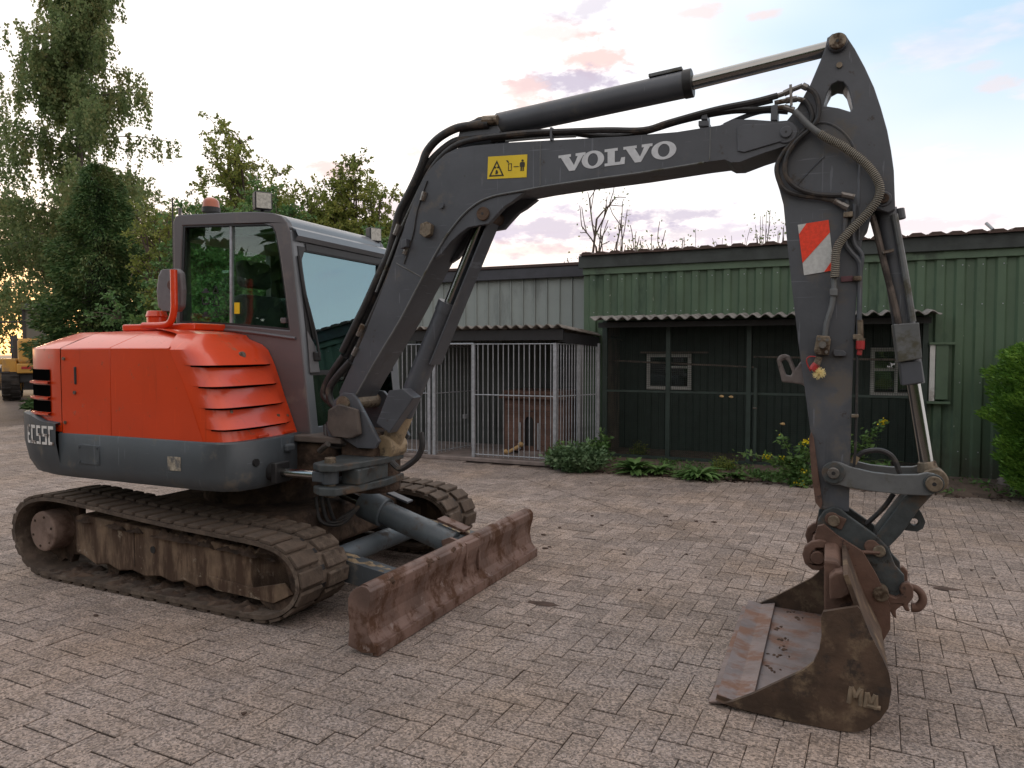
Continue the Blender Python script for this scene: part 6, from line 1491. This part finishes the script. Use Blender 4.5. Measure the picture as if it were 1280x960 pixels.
broadleaf("leafy_shrub", "dense green shrub seen through the cab windows", -9.6, 10.4, 3.9, 2.0, 260, 300, LF_MID, 24, (.045, .085), .28, .0)
broadleaf("leafy_shrub", "dense green shrub left of the grey shed behind the cab front", -8.0, 10.2, 3.3, 1.1, 160, 260, LF_MID, 25, (.045, .08), .24, .0)
broadleaf("leafy_shrub", "low green shrub behind the orange hood left of the cab", -12.6, 12.6, 2.9, 1.6, 120, 46, LF_MID, 26, (.11, .19), .3, .0)
# dark conifer
def conifer(name, label, x, y, h, r, n, mat, ls, seed, core=True, group=None, dens=.0):
    t = thing(name, label, "conifer", (x, y, 0), group)
    O("trunk", B().tube([(x, y, 0), (x + .05, y, h * .5), (x, y, h * .97)], [.2, .02], 8), BARK, t, smooth=True)
    tt = rng.random(n) ** 1.35; a = rng.random(n) * 2 * np.pi
    lob = 1 + .20 * np.sin(a * 5 + tt * 9) + .20 * np.sin(a * 3 - tt * 17 + 1) + .14 * np.sin(a * 2 + tt * 31) + .12 * np.sin(tt * 60 + a * 3) + .10 * rng.normal(size=n) * (rng.random(n) < .25)
    prof = (1 - tt) ** .42 * (.80 + .20 * np.sin(np.pi * np.clip(tt * 1.3, 0, 1))) + .03
    rad = 1.08 * r * prof * lob * (.52 + .5 * rng.random(n) ** .45)
    P = np.c_[x + rad * np.cos(a), y + rad * np.sin(a), .15 + tt * h * .985]
    D = np.c_[np.cos(a), np.sin(a), rng.normal(size=n) * .45 - .25] + rng.normal(size=(n, 3)) * .32
    O("shade_core", B().cyl((x, y, .2), (x, y, h * .9), r * .55, .06, n=14), MATS["conifer_core"] if "conifer_core" in MATS else M("conifer_core", (.02, .022, .014), .95, var=.5, bump=.5), t)  # solid near-black core paints the deep shade between the sprays
    leaves_mesh("foliage", P, D, rng.uniform(*ls, size=n) * (1.15 - .5 * tt), .32, mat, t); return t
conifer("conifer_tree", "dark green conifer with drooping sprays between the loader and the excavator", -16.45, 12.4, 6.0, 1.2, 80000, LF_CON, (.06, .17), 2)
# bright thuja at the right edge in front of the green shed
th_ = thing("thuja_bush", "bright green thuja bush at the right edge in front of the green shed", "bush", (2.55, 8.75, 0))
n = 80000; tt = rng.random(n); a = rng.random(n) * 2 * np.pi
prof = np.interp(tt, [0, .12, .3, .5, .7, .85, .95, 1], [.80, .84, .90, .95, .97, .88, .62, .25])
lob = 1 + .07 * np.sin(a * 7 + tt * 11) + .06 * np.sin(a * 4 - tt * 23) + .05 * np.sin(tt * 46 + a * 2)
rad = 1.02 * prof * lob * (.78 + .26 * rng.random(n) ** .6)
P = np.c_[2.55 + rad * np.cos(a), 8.75 + rad * np.sin(a), .12 + tt * 1.62]
D = np.c_[np.cos(a), np.sin(a), np.full(n, .55)] + rng.normal(size=(n, 3)) * .42
O("trunk", B().cyl((2.55, 8.75, 0), (2.55, 8.75, 1.4), .09, .03, n=8), BARK, th_)
O("shade_core", B().ball((2.55, 8.75, .85), .66, .66, .72, 16, 10, jit=.06), MATS["conifer_core"], th_)  # same dark core colour, standing in for shade inside the bush
leaves_mesh("foliage", P, D, rng.uniform(.022, .065, size=n), .30, LF_THU, th_)

# bare trees beyond the shed roof
def bare(label, x, y, h, seed, n0, levels, spread, r, rad, leaf=None, z0=0., nm="bare_tree", up_=.35):
    t = thing(nm, label, "tree", (x, y, 0))
    segs, tips = branching((x, y, z0), h, r, levels, spread, n0, seed, up=up_)
    mz = max(q.z for q, d in tips); sz = (h * 1.0 - 0) / mz; sx = rad / sorted(abs(q.x - x) for q, d in tips)[int(len(tips) * .93)]
    f = lambda p: Vector((x + (p.x - x) * sx, y + (p.y - y) * sx, p.z * sz))
    segs = [(f(p), f(q), a, b_) for p, q, a, b_ in segs]
    O("trunk", seg_mesh([s_ for s_ in segs if s_[2] > .03], 6), BARK, t, smooth=True, fix=False)
    O("branch", seg_mesh([s_ for s_ in segs if s_[2] <= .03], 4), BARK, t, fix=False, kind='stuff')
    if leaf:
        P, D = cloud_pts([(f(q), d) for q, d in tips], leaf, .12); leaves_mesh("crown", P, D, rng.uniform(.05, .10, size=len(P)), .6, LF_BIRCH, t)
bare("nearly bare spreading tree beyond the shed roofs under the boom", -4.9, 20.0, 6.0, 31, 7, 4, 1.25, .11, 2.1, 2.4, up_=.15)
bare("wispy sapling top beyond the green shed roof nearest the arm", -1.66, 20, 5.2, 35, 2, 3, .3, .05, .5, 3.5, nm="sapling")
bare("fainter wispy sapling top left of its taller neighbour beyond the green shed", -2.75, 20.0, 4.8, 37, 3, 3, .35, .04, .7, 2, nm="sapling")

# ------------------------------------------------------------------ weeds along the sheds
def rosette(name, label, x, y, r, h, n, mat, aspect=.26, seed=1, cat="weed", group=None, sig=.3):
    t = thing(name, label, cat, (x, y, 0), group)
    a = rng.random(n) * 2 * np.pi; el = rng.uniform(.15, 1.2, size=n); L = r * rng.uniform(.6, 1.1, size=n)
    b = B()
    for i in range(n):
        d = Vector((math.cos(a[i]), math.sin(a[i]), 0)); s_ = Vector((-d.y, d.x, 0)); rows = []
        for k in range(6):
            u = k / 5; wd = aspect * L[i] * .5 * math.sin(math.pi * min(1, .08 + u * .9)) + .001
            c = Vector((x + rng.normal() * .0, y, .03)) + d * (L[i] * u * math.cos(el[i] * (1 - u * .5))) + Vector((0, 0, max(.0, h * 1.6 * (math.sin(el[i]) * u - .62 * u * u * math.cos(el[i] * .6)))))
            rows.append([tuple(c - s_ * wd + Vector((0, 0, wd * .4))), tuple(c), tuple(c + s_ * wd + Vector((0, 0, wd * .4)))])
        b.grid(rows)
    O("leaf", b, mat, t, fix=False, smooth=True); return t
def bushweed(name, label, x, y, r, h, n, mat, cat="weed", ls=(.03, .07), group=None, asp=.5):
    t = thing(name, label, cat, (x, y, 0), group); st = B(); P = []; D = []
    for k in range(max(10, int(n / 90))):
        a = random.uniform(0, 2 * math.pi); rr = r * math.sqrt(random.random()); e = Vector((x + rr * math.cos(a), y + rr * math.sin(a) * .7, h * random.uniform(.5, 1.) * math.sqrt(max(.05, 1 - (rr / r) ** 2 * .75))))
        s0 = Vector((x + rr * .3 * math.cos(a), y + rr * .3 * math.sin(a), .02)); st.tube([s0, s0.lerp(e, .5) + Vector((0, 0, .03)), e], .004, 4, sub=2)
        for i in range(90):
            u = random.uniform(.15, 1.05); p = s0.lerp(e, u); P.append((p.x + random.gauss(0, .03), p.y + random.gauss(0, .03), max(.02, p.z + random.gauss(0, .025))))
            D.append((random.gauss(math.cos(a) * .5, .7), random.gauss(math.sin(a) * .5 - .3, .7), random.gauss(.25, .5)))
    O("stem", st, STALK, t, fix=False); P = np.array(P); leaves_mesh("foliage", P, np.array(D), rng.uniform(*ls, size=len(P)), asp, mat, t); return t
bushweed("mugwort_clump", "large grey green leafy clump at the kennel's right corner", -2.92, 8.72, .40, .36, 5200, LF_MUG, ls=(.035, .085))
bushweed("mugwort_clump", "small darker leafy tuft against the side bars behind the large grey green clump", -2.83, 9.25, .26, .46, 1500, LF_WEED, ls=(.04, .09))
bushweed("mugwort_clump", "low leafy tuft at the foot of the kennel's corner post", -3.16, 8.86, .20, .34, 1200, LF_WEED, ls=(.04, .08))
rosette("dock_plant", "broad leaved rosette right of the grey green clump", -2.20, 8.78, .36, .20, 46, LF_WEED, .24)
rosette("dock_plant", "low spreading rosette left of the cage's middle post", -1.92, 8.84, .26, .12, 34, LF_WEED, .26)
rosette("dock_plant", "wide dark rosette below the cage's middle post", -1.42, 8.72, .34, .15, 50, LF_WEED, .24)
rosette("dock_plant", "smallest flattened rosette near the cage gate", -1.02, 8.85, .22, .08, 26, LF_WEED, .26)
bushweed("creeping_weed", "thin creeping weeds at the foot of the cage gate", -.62, 9.05, .34, .08, 500, LF_WEED, ls=(.02, .05))
bushweed("creeping_weed", "sparse reddish weeds in front of the cage between the rosettes", -1.25, 9.3, .25, .20, 270, LF_YG, ls=(.02, .04))
bushweed("creeping_weed", "tiny weed growing inside the left half of the cage", -2.42, 9.9, .10, .26, 90, LF_YG, ls=(.03, .05))
def mustard(label, x, y, stalks, seed, leafn=700):
    t = thing("yellow_flowering_weed", label, "flowering weed", (x, y, 0)); rr = random.Random(seed); st = B(); P = []; D = []; FP = []; FD = []
    for (tx, ty, tz, fl) in stalks:
        e = Vector((tx, ty, tz)); s0 = Vector((x + rr.uniform(-.08, .08), y + rr.uniform(-.05, .05), .02)); mid = s0.lerp(e, .5) + Vector((0, 0, .10))
        st.tube([s0, mid, e], [.009, .004], 5, sub=4)
        for i in range(int(leafn / len(stalks))):
            u = rr.random() ** 1.4; p = s0.lerp(mid, min(1, u * 2)) if u < .5 else mid.lerp(e, u * 2 - 1)
            P.append((p.x + rr.gauss(0, .035), p.y + rr.gauss(0, .03), max(.02, p.z + rr.gauss(0, .03)))); D.append((rr.gauss(0, 1), rr.gauss(-.3, 1), rr.gauss(.1, .5)))
        FP, FD = [], []
        for i in range(fl):
            FP.append((e.x + rr.gauss(0, .028), e.y + rr.gauss(0, .02), e.z + rr.gauss(0, .018))); FD.append((rr.gauss(0, 1), rr.gauss(-.4, 1), rr.gauss(.2, .8)))
        if fl: leaves_mesh("flower", np.array(FP), np.array(FD), rng.uniform(.018, .034, size=len(FP)), .9, PETAL, t)
    O("stem", st, STALK, t, fix=False); P = np.array(P); leaves_mesh("foliage", P, np.array(D), rng.uniform(.03, .085, size=len(P)), .5, LF_WEED, t)
fp = [(-0.652,0.304),(-0.490,0.295),(-0.250,0.497),(-0.286,0.181),(-0.301,0.045),(-0.544,0.546),(0.508,0.733),(-0.985,0.340),(0.179,0.457),(-0.207,0.383),(-0.347,0.339),(-0.429,0.226)]
mustard("yellow flowering weed left of the arm in front of the cage gate", fp[3][0], 8.72, [(fp[0][0], 8.7, fp[0][1], 24), (fp[1][0], 8.7, fp[1][1], 26), (fp[2][0], 8.7, fp[2][1], 40), (fp[3][0], 8.66, fp[3][1], 12), (fp[4][0], 8.6, fp[4][1], 24), (fp[5][0], 8.75, fp[5][1] + .02, 2), (fp[7][0], 8.75, fp[7][1], 0), (fp[9][0], 8.7, fp[9][1], 0), (fp[10][0], 8.7, fp[10][1], 0), (fp[11][0], 8.7, fp[11][1], 0)], 4, 1100)
mustard("taller yellow flowering weed right of the arm above the bucket link", fp[8][0] + .03, 8.9, [(fp[6][0], 8.9, fp[6][1], 34), (fp[8][0], 8.9, fp[8][1] + .1, 2), (fp[6][0] - .12, 8.9, fp[6][1] - .12, 0), (fp[6][0] + .05, 8.9, .25, 0)], 6, 520)
# low ground cover and litter at the wall foot
gn = 5200; gx = rng.uniform(-3.1, 2.0, gn); gy_ = 8.78 + .85 * rng.random(gn) ** 1.3; keep = (np.sin(gx * 3.1) + np.sin(gx * 7.7 + gy_ * 5) + rng.normal(size=gn) * .7) > -.1; gx, gy_ = gx[keep], gy_[keep]
oc = leaves_mesh("ground_cover", np.c_[gx, gy_, .015 + .03 * rng.random(len(gx)) + np.clip(gy_ - 8.8, 0, 1) * .05], np.c_[rng.normal(size=(len(gx), 2)), rng.normal(size=len(gx)) * .5 + .35], rng.uniform(.02, .075, size=len(gx)), .38, LF_WEED); oc["kind"] = "stuff"
gn = 900; gx = rng.uniform(-3.3, 2.6, gn); gy_ = 8.62 + .7 * rng.random(gn)
ol = leaves_mesh("leaf_litter", np.c_[gx, gy_, .010 + .05 * np.clip(gy_ - 8.7, 0, 1)], np.c_[rng.normal(size=(gn, 2)), rng.normal(size=gn) * .15], rng.uniform(.02, .06, size=gn), .5, CLOD); ol["kind"] = "stuff"
# grass blades by the taller weed
gt_ = thing("grass_tuft", "arching grass tuft beside the taller yellow weed right of the arm", "grass tuft", (.25, 8.95, 0)); gb = B()
for i in range(36):
    a = random.uniform(0, 2 * math.pi); L = random.uniform(.2, .42); x0 = .25 + random.gauss(0, .12)
    gb.tube([(x0, 8.95, .02), (x0 + .35 * L * math.cos(a), 8.95 + .2 * L * math.sin(a), .75 * L), (x0 + .8 * L * math.cos(a), 8.95 + .4 * L * math.sin(a), .8 * L)], [.006, .001], 4, sub=4)
O("blade", gb, STALK, gt_, fix=False)
# small clods and leaf scraps on the paving
cl0 = None
spots = [(-2.883,7.621),(-2.500,7.953),(-1.538,7.125),(-1.363,6.590),(-1.290,6.450),(-1.076,6.510),(-0.929,6.542),(-1.120,6.173),(-1.987,6.351),(-1.800,6.030),(-2.137,5.520),(-1.964,5.194),(-2.100,5.804),(-1.387,5.229),(-1.976,5.139),(-0.744,4.903),(-0.963,5.416),(-1.502,3.640),(-1.081,4.470),(-2.205,2.259),(0.904,5.802),(1.009,5.654),(-1.522,8.611),(-3.809,2.786)]
for i, (x, y) in enumerate(spots):
    r_ = random.uniform(.006, .015)
    b = B().ball((x, y, .004), r_ * random.uniform(1, 1.8), r_, r_ * .55, 7, 4, jit=.4)
    O("dirt_clod", b, CLOD, label="small dark clod of dirt lying on the grey paving", cat="dirt clod", group="dirt clods scattered on the paving")
for i, (x, y, s_, l_) in enumerate(((.70, 5.28, .05, "flattened dark dirt smear on the paving right of the rear bucket hook"), (-1.55, 4.0, .05, "dark dirt smear on the paving between blade and bucket"))):
    O("dirt_smear", B().ball((x, y, .002), s_ * 1.7, s_ * .7, .004, 12, 4, jit=.35), CLOD, label=l_, cat="dirt")
sn = O("stone", B().ball((1.78, 9.45, .08), .10, .07, .06, 9, 6, jit=.2), CONC, smooth=True, label="grey stone lying at the shed foot left of the thuja bush", cat="stone")

# unseen tree belt added behind the viewer to darken reflections and low sky light
wb_n = 24000; t_ = rng.random(wb_n); x_ = -34 + 68 * rng.random(wb_n); hh = 5.5 + 1.8 * np.sin(x_ * .7) + 1.2 * np.sin(x_ * 1.9 + 1); zz_ = hh * t_ ** .8
yy_ = -11.5 - 2.2 * rng.random(wb_n) + .8 * np.sin(x_ * .9)
o_ = leaves_mesh("added_tree_belt", np.c_[x_, yy_, zz_], np.c_[rng.normal(size=wb_n), rng.normal(size=wb_n) + .4, rng.normal(size=wb_n)], rng.uniform(.4, .9, size=wb_n), .7, LF_MID)
o_["kind"] = "stuff"
